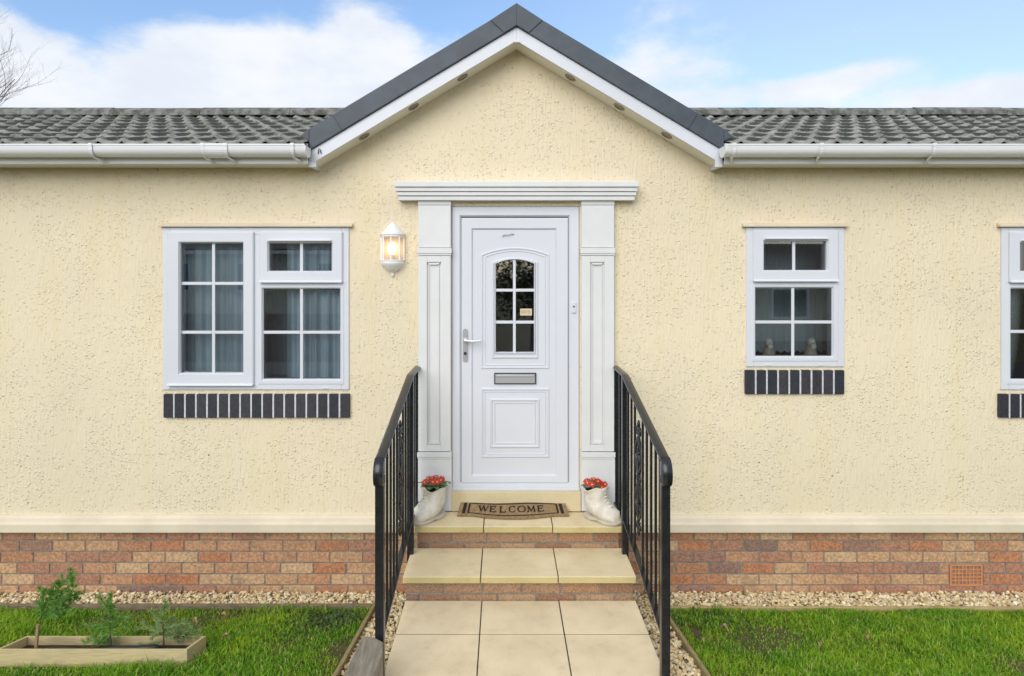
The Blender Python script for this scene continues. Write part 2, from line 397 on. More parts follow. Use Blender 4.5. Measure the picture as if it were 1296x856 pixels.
# brick skirting
BY = .02
sk = MB(); sk.box(HX0, HX1, BY+.006, BY+.1, -.2, .46); skirt = sk.build('brick_skirting', M['mortar'], home)
bk = MB(); ab = (wx(1202,BY), wx(1243,BY), wz(741.5,BY), wz(714.5,BY))
for k in range(-2, 6):
    z1 = .369 - .0768*k - .005 + .0768; z0 = z1 - .067
    x = HX0 + (.1128 if k % 2 else 0) + rnd.uniform(-.01,.01) - .2
    while x < HX1:
        x1 = x + .2165
        a, b_ = max(x, HX0), min(x1, HX1)
        x += .2265
        if b_ - a < .03: continue
        jy = rnd.uniform(-.0015,.0015); jz = rnd.uniform(-.001,.001)
        zz = min(z1, .458)
        if b_ > ab[0]-.008 and a < ab[1]+.008 and z1 > ab[2]+.012 and z0 < ab[3]-.012:
            if a < ab[0]-.022: bk.box(a, ab[0]-.01, BY+jy, BY+.05, z0+jz, zz+jz)
            if b_ > ab[1]+.022: bk.box(ab[1]+.01, b_, BY+jy, BY+.05, z0+jz, zz+jz)
            continue
        bk.box(a, b_, BY+jy, BY+.05, z0+jz, zz+jz)
bk.build('brickwork', M['brick'], skirt, .003, 1)
# terracotta air brick: a lattice over a dark void
mb = MB(); mb.box(ab[0], ab[1], BY+.030, BY+.05, ab[2], ab[3]); vent = mb.build('air_brick', M['hole'], home)
mb = MB(); nx, nz = 8, 5; mg = .011
w_, h_ = ab[1]-ab[0]-2*mg, ab[3]-ab[2]-2*mg; bw = .0068
for sx0, sx1, sz0, sz1 in ((ab[0],ab[0]+mg,ab[2],ab[3]),(ab[1]-mg,ab[1],ab[2],ab[3]),(ab[0]+mg,ab[1]-mg,ab[2],ab[2]+mg),(ab[0]+mg,ab[1]-mg,ab[3]-mg,ab[3])):
    mb.box(sx0, sx1, BY-.004, BY+.028, sz0, sz1)
for i in range(1, nx):
    x = ab[0]+mg+w_*i/nx; mb.box(x-bw/2, x+bw/2, BY-.002, BY+.028, ab[2]+mg, ab[3]-mg)
for i in range(1, nz):
    z = ab[2]+mg+h_*i/nz; mb.box(ab[0]+mg, ab[1]-mg, BY-.0035, BY+.026, z-bw/2, z+bw/2)
mb.build('lattice', M['airbrick'], vent)
# soldier-course brick sills
for (a, b_, p0, p1, n) in ((207,442.3,499,529,17),(943.5,1068.5,468.8,499,9),(1265,1500.3,499,529,17)):
    x0, x1, z0, z1 = wx(a,-.02), wx(b_,-.02), wz(p1,-.02), wz(p0,-.02)
    mb = MB(); mb.box(x0+.001, x1-.001, -.0185, .02, z0+.001, z1-.001); s_ = mb.build('brick_sill', M['joint_pale'], home)
    mb = MB(); st = (x1-x0+.012)/n
    for i in range(n):
        j = rnd.uniform(-.001,.001); mb.box(x0+i*st, x0+i*st+st-.012, -.022+j, .01, z0+rnd.uniform(-.001,.001), z1+rnd.uniform(-.001,.001))
    mb.build('sill_bricks', M['bluebrick'], s_, .002, 1)

# eaves: soffit, fascia, gutter with brackets
ZS = 2.927; FY = -.19
for (x0, x1) in ((HX0-.15, wx(391,-.18)), (wx(915.5,-.18), HX1+.15)):
    mb = MB(); mb.box(x0, x1, FY, .0-.001, ZS, ZS+.014); mb.build('soffit', M['gutter'], home)
    mb = MB(); mb.box(x0, x1, FY-.018, FY-.0005, ZS-.006, 3.055); mb.build('fascia', M['gutter'], home, .003)
GYc, GZc, GR = -.262, 3.020, .054
def gutter_profile(r, sq=.62):
    pts = []
    for i in range(15):
        a = math.pi + math.pi*i/14
        pts.append((GYc + r*math.cos(a), GZc + r*math.copysign(abs(math.sin(a))**sq, math.sin(a))*1.20))
    return pts
def gutter_piece(mb, x0, x1, r, lip=True):
    o = gutter_profile(r); i_ = gutter_profile(r-.004)
    ring = o + i_[::-1]
    n = len(mb.v); k = len(ring)
    mb.v += [(x0,y,z) for y, z in ring] + [(x1,y,z) for y, z in ring]
    for q in range(k):
        q2 = (q+1) % k; mb.f.append((n+q, n+q2, n+k+q2, n+k+q))
    if lip: mb.box(x0, x1, GYc-r-.003, GYc-r+.006, GZc+.0005, GZc+.010)
for (x0, x1, caps, brs, union) in ((HX0-.12, wx(386.5,-.3), (1,), (117,258,287,371,-120,-330), 273), (wx(918,-.3), HX1+.12, (0,), (928,1038,1180,1330,1520), 1700)):
    mb = MB(); gutter_piece(mb, x0, x1, GR); g_ = mb.build('gutter', M['gutter'], home, smooth=True); g_.data.set_sharp_from_angle(angle=R(35))
    mb = MB(); xe = x1 if caps[0] else x0; pr = [(y,z) for y,z in gutter_profile(GR+.003)]
    mb.prism_x(pr, xe-.006, xe+.006); mb.build('end_cap', M['gutter'], g_)
    for bx in brs:
        x = wx(bx, -.3); mb = MB()
        gutter_piece(mb, x-.011, x+.011, GR+.007, False)
        mb.box(x-.011, x+.011, GYc-GR-.010, GYc-GR+.004, GZc-.004, GZc+.014)
        mb.bar((x-.004, GYc-.022, GZc-.066), (x+.022, FY-.020, GZc-.094), .012, .012)
        mb.build('bracket', M['gutter'], g_)
    if x0 < wx(union,-.3) < x1:
        x = wx(union,-.3); mb = MB(); gutter_piece(mb, x-.065, x+.065, GR+.005, False)
        mb.box(x-.065, x+.065, GYc-GR-.008, GYc-GR+.004, GZc-.002, GZc+.012); mb.build('union', M['gutter'], g_)

# main roof of concrete tiles, laid course by course
Y0, Z0r, Y1r, Z1r = -.285, 3.022, 1.93, 3.735
th = math.atan2(Z1r-Z0r, Y1r-Y0); Ls = math.hypot(Z1r-Z0r, Y1r-Y0)
sd = np.array([0, math.cos(th), math.sin(th)]); nd = np.array([0, -math.sin(th), math.cos(th)])
def tile_roof(x0, x1, rows, pitch, cut=True):
    xs = np.arange(x0, x1, pitch/14); fr = (xs/pitch) % 1.0
    d = np.minimum(fr, 1-fr)
    roll = np.exp(-(d/.10)**2)*.006; pan = -.024*np.sin(np.pi*fr)**.85
    prof = roll + pan
    V, Fc, MS = [], [], []
    gauge = Ls/rows
    for r in range(rows):
        jit = rnd.uniform(-.03,.03)*0
        s0, s1 = r*gauge - .0, (r+1)*gauge + .05
        tilew = np.floor(xs/(pitch*2)+.5*0)
        tj = nrs.uniform(-.006,.006,400)[(tilew.astype(int)) % 400]; th_j = nrs.uniform(0,.006,400)[(tilew.astype(int)+7*r) % 400]
        lines = [(s0, .021, -.1), (s0, .040, -.1), (s0+gauge*.05, .0395, 0), (s0+gauge*.20, .0375, .25), (s0+gauge*.34, .035, 1), (s0+gauge*.66, .030, 1), (s0+gauge*.80, .026, .5), (s1, .016, .2)]
        base = len(V)
        for (s, hgt, w) in lines:
            sv = s + (tj if s == s0 else 0*tj)
            P = np.outer(sv, sd) + np.outer(hgt + th_j + prof, nd) + np.array([0, Y0, Z0r]); P[:,0] = xs
            V += [tuple(p) for p in P]
            MS += list(np.clip(np.exp(-(d/.24)**2)*(.25+.80*w) , 0, 1))
        n = len(xs)
        for i in range(len(lines)-1):
            for k in range(n-1):
                c = np.array(V[base+i*n+k])
                if cut and abs(c[0]-AX) < 1.36 and c[2] < gline(c[0]) + .22 : continue
                Fc.append((base+i*n+k, base+i*n+k+1, base+(i+1)*n+k+1, base+(i+1)*n+k))
    me = bpy.data.meshes.new('roof'); me.from_pydata(V, [], Fc)
    at = me.attributes.new('moss_shade', 'FLOAT', 'POINT'); at.data.foreach_set('value', MS)
    me.materials.append(M['tile']); me.polygons.foreach_set('use_smooth', [True]*len(me.polygons))
    o = bpy.data.objects.new('roof', me); COL.objects.link(o); o.parent = home
    return o
roof = tile_roof(HX0-.2, HX1+.2, 8, .152)
# underlay boards (keeps daylight out), rear slope, and the gable cut
mb = MB()
for (a, b_) in ((HX0-.2, AX-1.34), (AX+1.34, HX1+.2)):
    mb.quad((a,Y0+.02,Z0r-.03),(b_,Y0+.02,Z0r-.03),(b_,Y1r,Z1r-.02),(a,Y1r,Z1r-.02))
mb.quad((AX-1.34,.142,Z0r+.10),(AX+1.34,.142,Z0r+.10),(AX+1.34,Y1r,Z1r-.02),(AX-1.34,Y1r,Z1r-.02))
mb.quad((HX1+.2,HB+.3,Z0r),(HX0-.2,HB+.3,Z0r),(HX0-.2,Y1r,Z1r+.02),(HX1+.2,Y1r,Z1r+.02))
mb.build('roof_boards', M['homeroof'], roof)
mb = MB(); x = HX0-.2; L = .46
while x < HX1+.2:
    dz = rnd.uniform(-.006,.006)
    pr = [(Y1r-.135,Z1r+.004+dz),(Y1r-.125,Z1r+.052+dz),(Y1r-.06,Z1r+.092+dz),(Y1r+.06,Z1r+.092+dz),(Y1r+.125,Z1r+.052+dz),(Y1r+.135,Z1r+.004+dz)]
    mb.prism_x(pr, x, x+L*1.9-.004); x += L*1.9
mb.build('ridge_tiles', M['ridge'], roof)
# gable roof: slabs behind, dark verge in front, white bargeboard, soffit with lights
VYF = -.198
XL, XR = wx(391,VYF), wx(916.5,VYF)
def chev(lo, hi, xa, xb, foot=None):
    pts = [(xa, gline(xa)+lo), (AX, AZ+lo), (xb, gline(xb)+lo), (xb, gline(xb)+hi), (AX, AZ+hi), (xa, gline(xa)+hi)]
    return pts
def chev_y(mb, lo, hi, xa, xb, ya, yb):                # two sloping slabs butted at the apex
    mb.prism_y([(xa,gline(xa)+lo),(AX,AZ+lo),(AX,AZ+hi),(xa,gline(xa)+hi)], ya, yb)
    mb.prism_y([(AX,AZ+lo),(xb,gline(xb)+lo),(xb,gline(xb)+hi),(AX,AZ+hi)], ya, yb)
mb = MB(); chev_y(mb, .10, .225, XL-.02, XR+.02, VYF+.05, 4.2); gr = mb.build('gable_roof', M['homeroof'], home)
mb = MB(); chev_y(mb, .092, .232, XL, XR, VYF, VYF+.05)
vg = mb.build('verge', M['verge'], gr, .004)
# the verge's wing that runs down past the gutter on both sides
for (xa, sgn) in ((XL, -1), (XR, 1)):
    zt = gline(xa)
    mb = MB(); pts = [(xa, zt+.155), (xa, zt+.232), (xa+sgn*.058, zt+.155+.03)]
    if sgn > 0: pts = pts[::-1]
    mb.prism_y([(p[0]+sgn*.0005,p[1]) for p in pts][::-1], VYF, VYF+.05); mb.build('verge_end', M['verge'], gr, .002)
mb = MB()
def slope_strip(xc, wdt, lo, hi, y):                    # a raised joint strip square to the slope
    s = 1 if xc < AX else -1; ux, uz = 1/math.hypot(1,SL), s*SL/math.hypot(1,SL); nx_, nz_ = -uz, ux
    z = gline(xc)+lo; hh = (hi-lo)/math.hypot(1,SL)
    a = [(xc, z), (xc+ux*wdt, z+uz*wdt), (xc+ux*wdt+nx_*hh, z+uz*wdt+nz_*hh), (xc+nx_*hh, z+nz_*hh)]
    mb.prism_y(a, y, y+.004)
for px in (432, 871):
    mb = MB(); slope_strip(wx(px,VYF), .007, .096, .228, VYF-.003); mb.build('verge_joint', M['vergejoint'], vg)
# apex cover plate
mb = MB()
for s in (-1, 1):
    xo = AX + s*.125; k = .065
    pts = [(AX, AZ+.094), (xo-s*.045, gline(xo-s*.045)+.094), (xo+s*.045, gline(xo+s*.045)+.229), (AX, AZ+.238)]
    if s < 0: pts = pts[::-1]
    mb.prism_y(pts, VYF-.007, VYF-.0005)
mb.build('apex_cap', M['verge'], vg, .002)
BYF = -.18
xa, xb = wx(391,BYF), wx(914.5,BYF)
mb = MB(); mb.prism_y([(xa,2.905),(xa+.047,2.905),(xa+.047,gline(xa+.047)),(AX,AZ),(AX,AZ+.091),(xa,gline(xa)+.091)], BYF, BYF+.02)
mb.prism_y([(AX,AZ),(xb-.047,gline(xb-.047)),(xb-.047,2.905),(xb,2.905),(xb,gline(xb)+.091),(AX,AZ+.091)], BYF, BYF+.02)
mb.box(xa, xa+.02, BYF+.0205, -.001, 2.907, gline(xa)+.088); mb.box(xb-.02, xb, BYF+.0205, -.001, 2.907, gline(xb)+.088)
mb.box(AX-.028, AX+.028, BYF-.002, BYF+.018, AZ-.010, AZ+.006)
barge = mb.build('bargeboard', M['upvc'], home, .002)
mb = MB(); chev_y(mb, .002, .016, xa+.021, xb-.021, BYF+.0205, -.0015)
sof = mb.build('gable_soffit', M['soffit'], home)
for px in (460.8, 523.5, 585.5, 721.7, 783.4, 843.7):
    x = wx(px, -.10); s = 1 if x < AX else -1
    c = Vector((x, -.10, gline(x))); t = Vector((1,0,s*SL)).normalized(); n_ = Vector((s*SL,0,-1)).normalized(); u = Vector((0,1,0))
    m1, m2 = MB(), MB(); K = 16
    ring = lambda r, o: [tuple(c + (t*math.cos(2*math.pi*k/K) + u*math.sin(2*math.pi*k/K))*r + n_*o) for k in range(K)]
    a0, a1_, a2, a3 = ring(.040,-.002), ring(.040,.004), ring(.029,.005), ring(.029,-.002)
    for A, B in ((a0,a1_),(a1_,a2),(a2,a3)):
        for k in range(K): m1.quad(A[k], A[(k+1)%K], B[(k+1)%K], B[k])
    d_ = m1.build('downlight', M['bezel'], sof); m2.poly(ring(.0295,.001)); m2.build('lens', M['lens'], d_)
# small hook screwed to the bargeboard
mb = MB(); hx, hz = wx(404.5,BYF), wz(191.5,BYF)
mb.tube([(hx-.008,BYF-.004,hz-.018),(hx-.005,BYF-.012,hz+.006),(hx+.002,BYF-.014,hz+.014),(hx+.008,BYF-.012,hz+.006),(hx+.011,BYF-.004,hz-.016)], .003, 6); mb.build('hook', M['dark'], barge)

# ------------------------------------------------------------------ windows
def ring_boxes(mb, x0, x1, z0, z1, wl, wr, wb, wt, y0, y1):
    mb.box(x0, x0+wl, y0, y1, z0, z1); mb.box(x1-wr, x1, y0, y1, z0, z1)
    mb.box(x0+wl, x1-wr, y0, y1, z0, z0+wb); mb.box(x0+wl, x1-wr, y0, y1, z1-wt, z1)
def mitred(mb, x0, x1, z0, z1, gx0, gx1, gz0, gz1, yf, yb, ch=.010):
    # one sash: mitred frame from the outer rectangle to the glass, with a sloping bead
    o = [(x0,z0),(x1,z0),(x1,z1),(x0,z1)]; c = [(x0+.006,z0+.006),(x1-.006,z0+.006),(x1-.006,z1-.006),(x0+.006,z1-.006)]
    i = [(gx0-ch,gz0-ch),(gx1+ch,gz0-ch),(gx1+ch,gz1+ch),(gx0-ch,gz1+ch)]; g = [(gx0,gz0),(gx1,gz0),(gx1,gz1),(gx0,gz1)]
    L = [(o,yb),(o,yf+.006),(c,yf),(i,yf),(g,yf+.014),(g,yb)]
    for (A,ya),(B,yc) in zip(L[:-1], L[1:]):
        for k in range(4):
            k2 = (k+1)%4
            mb.quad((A[k][0],ya,A[k][1]),(A[k2][0],ya,A[k2][1]),(B[k2][0],yc,B[k2][1]),(B[k][0],yc,B[k][1]))
def window(W, lights, label, slots=()):
    x0, x1, z0, z1 = W; n_ = lambda p: wx(p, -.012); nz_ = lambda p: wz(p, -.012)
    mb = MB(); ring_boxes(mb, x0, x1, z0, z1, .050, .050, .044, .050, -.012, .0535)
    for L in lights:
        if L.get('mull'): mb.box(n_(L['mull'][0]), n_(L['mull'][1]), -.0115, .06, z0+.0441, z1-.0501)
        if L.get('tran'): mb.box(n_(L['tx'][0]), n_(L['tx'][1]), -.011, .059, nz_(L['tran'][1]), nz_(L['tran'][0]))
    w_ = mb.build('window', M['upvc'], home, .004); w_['label'] = label
    for L in lights:
        g = L['g']; s = L['s']; gx0, gx1, gz0, gz1 = n_(g[0]), n_(g[1]), nz_(g[3]), nz_(g[2])
        mb = MB(); yf = -.030 if L['open'] else -.016
        mitred(mb, n_(s[0]), n_(s[1]), nz_(s[3]), nz_(s[2]), gx0, gx1, gz0, gz1, yf, .055)
        if L['open']:
            if L.get('vent'): mb.box(gx0, gx1-.0, yf-.017, yf+.001, gz1+.013, gz1+.022)
            mb.prism_x([(yf-.0005,nz_(s[3])+.012),(yf-.012,nz_(s[3])+.002),(yf-.012,nz_(s[3])-.005),(yf+.01,nz_(s[3])-.005)], n_(s[0])+.002, n_(s[1])-.002)
        sa = mb.build('sash' if L['open'] else 'fixed_light', M['upvc'], w_, .0015, 1)
        mb = MB(); mb.box(gx0-.004, gx1+.004, .004, .008, gz0-.004, gz1+.004); mb.build('pane', M['glass'], w_)
        mb = MB(); bw = .0105
        for v in L['v']: mb.box(n_(v)-bw, n_(v)+bw, -.003, .0035, gz0-.001, gz1+.001)
        for h in L['h']:
            xs = [gx0-.001] + [e for v in L['v'] for e in (n_(v)-bw, n_(v)+bw)] + [gx1+.001]
            for q in range(0, len(xs), 2): mb.box(xs[q], xs[q+1], -.0025, .0035, nz_(h)-bw, nz_(h)+bw)
        mb.build('glazing_bars', M['upvc'], w_, .002, 1)
    for s in slots:
        mb = MB(); mb.box(n_(s)-.02, n_(s)+.02, -.016, -.0125, z0+.008, z0+.016); mb.build('drain_cap', M['upvc'], w_, .002)
    mb = MB(); mb.box(x0+.003, x1-.003, .061, .30, z0+.002, z0+.018); mb.build('window_board', M['upvc'], w_, .004)
    return w_
window(W1, [dict(g=(229,308,308,472), s=(213,322,294,487), open=True, v=[269.4], h=[359,421], mull=(320,330)),
            dict(g=(341,420,308,343), s=(329,434,294,357), open=True, vent=True, v=[381], h=[]),
            dict(g=(333,430,366,480), s=(326.5,436,360.5,487), open=False, v=[381], h=[421], tran=(354,363), tx=(330,437))], 'window with tall casement beside stacked lights', (233.5, 412))
window(W2, [dict(g=(966.6,1045.5,305.6,342), s=(952.6,1060,292,355.7), open=True, vent=True, v=[1005.5], h=[]),
            dict(g=(956.8,1053.5,365,451), s=(950.5,1061.5,359.5,458), open=False, v=[1004.3], h=[408], tran=(353,362), tx=(949,1063))], 'narrow window with small top light', (973, 1039))
window(W3, [dict(g=(1290,1367,308,343), s=(1276,1379,294,357), open=True, vent=True, v=[1328.5], h=[]),
            dict(g=(1280,1376,366,480), s=(1273,1382,360.5,487), open=False, v=[1328], h=[420], tran=(354,363), tx=(1271,1381)),
            dict(g=(1400,1479,308,472), s=(1386,1495,294,487), open=True, v=[1439.5], h=[359,421], mull=(1379,1388))], 'window cut off at the edge of view', (1297,1470))

# ------------------------------------------------------------------ door, frame, surround
dx0, dx1, dz0, dz1 = DOOR; FYd = .008
d_ = lambda p: wx(p, .012); dz_ = lambda p: wz(p, .012)
mb = MB(); zb = wz(622.5,.0)
mitred(mb, dx0+.002, dx1-.002, zb, dz1-.002, dx0+.064, dx1-.074, zb+.06, dz1-.072, FYd-.008, .13)
mb.box(dx0+.002, dx1-.002, -.02, FYd-.0085, zb, zb+.030)
frame = mb.build('door_frame', M['upvc'], home, .0015, 1)
for px in (596, 707):
    mb = MB(); mb.box(wx(px)-.016, wx(px)+.016, -.026, -.0205, zb+.006, zb+.016); mb.build('drain_cap', M['upvc'], frame, .002)
lx0, lx1, lz0, lz1 = d_(584), d_(719), dz_(611), dz_(276)
px0, px1, pz0, pz1 = d_(598.7), d_(702.5), dz_(600), dz_(291)
mb = MB(); LY = .012
mitred(mb, lx0, lx1, lz0, lz1, px0, px1, pz0, pz1, LY-.012, .07)
door = mb.build('door', M['upvc'], home, .0015, 1)
# infill panel with an arch-headed opening
gx0, gx1, gzb, gzs, gza = d_(627.6), d_(675.8), dz_(446), dz_(334), dz_(328.5)
PY = LY
def arch(x0, x1, zs, za, n=14):                        # from x1 to x0 over the top
    h = (x1-x0)/2; r = (h*h + (za-zs)**2)/(2*(za-zs)); cz = za-r; cx = (x0+x1)/2
    a = math.asin(h/r)
    return [(cx + r*math.sin(a - 2*a*i/n), cz + r*math.cos(a - 2*a*i/n)) for i in range(n+1)]
mb = MB()
mb.box(px0, gx0, PY, .06, pz0, pz1); mb.box(gx1, px1, PY, .06, pz0, pz1); mb.box(gx0, gx1, PY, .06, pz0, gzb)
A = arch(gx0, gx1, gzs, gza)
for i in range(len(A)-1):
    (xa_, za_), (xb_, zb_) = A[i], A[i+1]
    mb.prism_y([(xb_, zb_), (xa_, za_), (xa_, pz1), (xb_, pz1)], PY, .06)
mb.build('door_panel', M['upvc_door'], door)
def moulding(mb, pts, r=.007, close=True): mb.tube([(x, PY+.001, z) for x, z in pts], r, 8, True, close)
def rect(x0, x1, z0, z1): return [(x0,z0),(x1,z0),(x1,z1),(x0,z1)]
def sharp(mb, pts, w=.010, p=.007):                     # mitred straight moulding round a polygon
    n = len(pts); P = [Vector(q) for q in pts]
    cen = sum(P, Vector((0,0)))/n
    L = [(0, PY+.0005), (w*.35, PY-p), (w*.7, PY-p), (w, PY+.0005)]
    def inset(k, dist):
        a, b, c = P[k-1], P[k], P[(k+1) % n]
        d1, d2 = (b-a).normalized(), (c-b).normalized(); n1, n2 = Vector((-d1.y,d1.x)), Vector((-d2.y,d2.x))
        bis = (n1+n2).normalized(); return b + bis*dist/max(.3, bis.dot(n1))
    for (w0, y0), (w1, y1) in zip(L[:-1], L[1:]):
        for k in range(n):
            a, b = inset(k,w0), inset((k+1)%n,w0); c, d = inset((k+1)%n,w1), inset(k,w1)
            mb.quad((a.x,y0,a.y),(b.x,y0,b.y),(c.x,y1,c.y),(d.x,y1,d.y))
def archpoly(x0, x1, z0, zs, za): return [(x0,z0),(x1,z0)] + arch(x0, x1, zs, za)
mb = MB()
sharp(mb, archpoly(d_(608.5), d_(695.5), dz_(467), dz_(322), dz_(313)), .016, .007)
sharp(mb, archpoly(d_(613.5), d_(690.5), dz_(463), dz_(325), dz_(317)), .008, .005)
sharp(mb, archpoly(gx0-.030, gx1+.030, dz_(454), gzs+.012, gza+.016), .020, .010)
sharp(mb, archpoly(gx0-.010, gx1+.010, gzb-.010, gzs+.004, gza+.009), .010, .013)
sharp(mb, rect(d_(608.5), d_(695.5), dz_(579.5), dz_(491)), .018, .008)
sharp(mb, rect(d_(613), d_(691), dz_(576), dz_(495)), .008, .005)
sharp(mb, rect(d_(620), d_(683), dz_(567), dz_(504.5)), .018, .010)
sharp(mb, rect(d_(625), d_(678), dz_(562), dz_(509)), .010, .006)
mb.build('door_mouldings', M['upvc_door'], door)
mb = MB(); pts = [(gx0-.004,gzb-.004),(gx1+.004,gzb-.004)] + [(x,z+.003) for x, z in arch(gx0-.004,gx1+.004,gzs,gza)]
mb.prism_y(pts, .034, .038); mb.build('door_pane', M['glass'], door)
mb = MB(); bw = .0095; xc = d_(651)
mb.box(xc-bw, xc+bw, .010, .033, gzb-.002, gza-.002)
for p in (367.5, 408):
    mb.box(gx0-.002, xc-bw, .0105, .033, dz_(p)-bw, dz_(p)+bw); mb.box(xc+bw, gx1+.002, .0105, .033, dz_(p)-bw, dz_(p)+bw)
mb.build('glazing_bars', M['upvc'], door, .002)
# letter plate
lp = (d_(625.5), d_(678.5), dz_(486), dz_(472))
mb = MB(); ring_boxes(mb, lp[0], lp[1], lp[2], lp[3], .006, .006, .004, .007, PY-.012, PY+.005); l_ = mb.build('letter_plate', M['dark'], door, .001)
mb = MB(); mb.box(lp[0]+.0065, lp[1]-.0065, PY-.008, PY+.004, lp[2]+.0045, lp[3]-.0075); mb.box(lp[0]+.012, lp[1]-.012, PY-.014, PY-.0085, lp[3]-.026, lp[3]-.013); mb.build('letter_flap', M['letterplate'], door, .002)
# lever handle
mb = MB(); hx0, hx1 = d_(586.2), d_(592); y_ = LY-.012
pts = []
hc = (hx0+hx1)/2; hr = (hx1-hx0)/2; zt, zbm = dz_(416), dz_(457.5)
for i in range(9): a = math.pi*i/8; pts.append((hc+hr*math.cos(a), zt-hr+hr*math.sin(a)))
for i in range(9): a = math.pi+math.pi*i/8; pts.append((hc+hr*math.cos(a), zbm+hr+hr*math.sin(a)))
mb.prism_y(pts, y_-.010, y_-.0005)
zl = dz_(430.5); mb.tube([(hc,y_-.009,zl),(hc,y_-.045,zl)], .011, 12)
mb.tube([(hc-.004,y_-.045,zl+.002),(hc+.02,y_-.047,zl+.001),(hc+.05,y_-.048,zl-.001),(d_(608),y_-.045,zl+.002)], [.011,.010,.009,.008], 10)
h_ = mb.build('handle', M['steel'], door, 0, smooth=False)
mb = MB(); mb.tube([(hc,y_-.0095,dz_(447)),(hc,y_-.016,dz_(447))], .011, 12); mb.box(hc-.0025,hc+.0025,y_-.0185,y_-.0163,dz_(449),dz_(445.5)); mb.build('lock_cylinder', M['dark'], door)
# little hook near the top of the leaf
mb = MB(); zz = dz_(297.5)
mb.tube([(d_(636.5),PY-.006,zz-.004),(d_(640),PY-.011,zz),(d_(646),PY-.011,zz+.004),(d_(650.5),PY-.004,zz+.005)], .0028, 6); mb.ball((d_(636.5),PY-.007,zz-.005), .006,.006,.006); mb.build('wreath_hook', M['steel'], door)
# notice card stuck inside the glass
mb = MB(); n0, n1, m0, m1 = wx(658.2,.031), wx(673.2,.031), wz(399.5,.031), wz(390.8,.031)
mb.box(n0, n1, .0305, .0335, m0, m1); nt_ = mb.build('notice_card', M['paper'], door)
mb = MB(); x = n0+.010
for st in ([(0,1),(.4,0),(1,1)], [(0,.8),(.5,1),(.2,.4),(1,.1)], [(0,.1),(.3,.9),(.8,.3)], [(0,.9),(1,.9),(.3,0)], [(.2,1),(.2,0),(.8,.3)]):
    for (a, b_), (c, e) in zip(st[:-1], st[1:]):
        p, q = (x+a*.010, .0298, m0+.014+b_*.020), (x+c*.010, .0298, m0+.014+e*.020); mb.bar(p, q, .0016, .0008, (0,1,0))
    x += .0135
mb.build('handwriting', M['ink'], door)
# door bell
mb = MB(); mb.box(wx(723.5), wx(728.6), -.012, FYd-.0005, wz(396), wz(382.5)); bl = mb.build('door_bell', M['upvc'], home, .003)
mb = MB(); mb.tube([(wx(726),-.0125,wz(388)),(wx(726),-.017,wz(388))], .0055, 12); mb.build('bell_push', M['dark'], bl)
# pilasters
def pilaster(pa, pb, inner):
    y = -.045; X0, X1 = wx(pa,y), wx(pb,y); w_ = X1-X0; z_ = lambda p: wz(p, y)
    mb = MB(); bot = .598
    mb.box(X0-.002, X1+.002, y-.003, -.0005, z_(259.5), z_(252.5)); mb.box(X0, X1, y, -.0005, z_(313.5), z_(259.5)-.002)
    mb.box(X0-.007, X1+.007, y-.009, -.0005, z_(321), z_(314)); mb.box(X0-.003, X1+.003, y-.004, -.0005, z_(323.5), z_(321)-.0005)
    # shaft: stiles round a sunk panel
    a, b_ = X0+w_*.27, X1-w_*.30
    zt_, zb_ = z_(332), z_(563)
    mb.box(X0+.002, X1-.002, y+.016, -.0005, z_(571.5), z_(323.5)-.0005)
    ring_boxes(mb, X0, X1, z_(571.5), z_(324), a-X0, X1-b_, zb_-z_(571.5), z_(324)-zt_, y, y+.0155)
    mb.prism_y([(a+.018,zt_-.018),(b_-.018,zt_-.018),(b_-.006,zt_-.004),(a+.006,zt_-.004)], y+.002, y+.0158)
    mb.prism_y([(a+.004,zb_+.003),(b_-.004,zb_+.003),(b_-.016,zb_+.018),(a+.016,zb_+.018)], y+.002, y+.0158)
    mb.box(a+.012, a+.017, y+.008, y+.0158, zb_+.02, zt_-.02); mb.box(b_-.017, b_-.012, y+.008, y+.0158, zb_+.02, zt_-.02)
    mb.box(X0-.006, X1+.007, y-.012, -.0005, z_(578.5), z_(572.5)); mb.box(X0-.003, X1+.004, y-.007, -.0005, z_(581), z_(578.5)-.0005)
    mb.box(X0-.001, X1+.006, y-.003, -.0005, bot, z_(581)-.0005)
    return mb.build('pilaster', M['pilaster'], home, .0025)
pilaster(529.3, 570.3, 1); pilaster(736, 777.3, -1)
mb = MB()
for (p0, p1, a, b_, y) in ((229.5,236.5,499,808.5,-.105),(237.2,242.2,500.5,807,-.093),(242.9,247.6,502,805.5,-.083),(248.3,253.6,504,803.5,-.072)):
    mb.box(wx(a,y), wx(b_,y), y, -.0005, wz(p1,y), wz(p0,y))
mb.build('door_lintel', M['pilaster'], home, .004)
mb = MB(); y = -.052; mb.box(wx(572,y)-.004, wx(735,y)+.002, y, -.021, .597, wz(622.8,y)); mb.build('door_threshold', M['threshold'], home, .004)
mb = MB(); mb.box(wx(572)+.0, wx(733), -.0205, .05, .5, zb-.001); mb.build('threshold_base', M['threshold'], home)
# interior
mb = MB(); mb.box(HX0+.142, HX1-.142, .142, HB-.142, .52, .60); mb.build('inside_floor', M['floor_in'], home)
mb = MB(); mb.box(HX0+.142, HX1-.142, 2.1, 2.2, .601, 2.90)
for x in (-.62, .95, 2.75): mb.box(x, x+.08, .142, 2.099, .601, 2.90)
mb.box(HX0+.142, HX1-.142, .142, HB-.142, 2.905, 2.94)
mb.build('inside_walls', M['interior'], home)

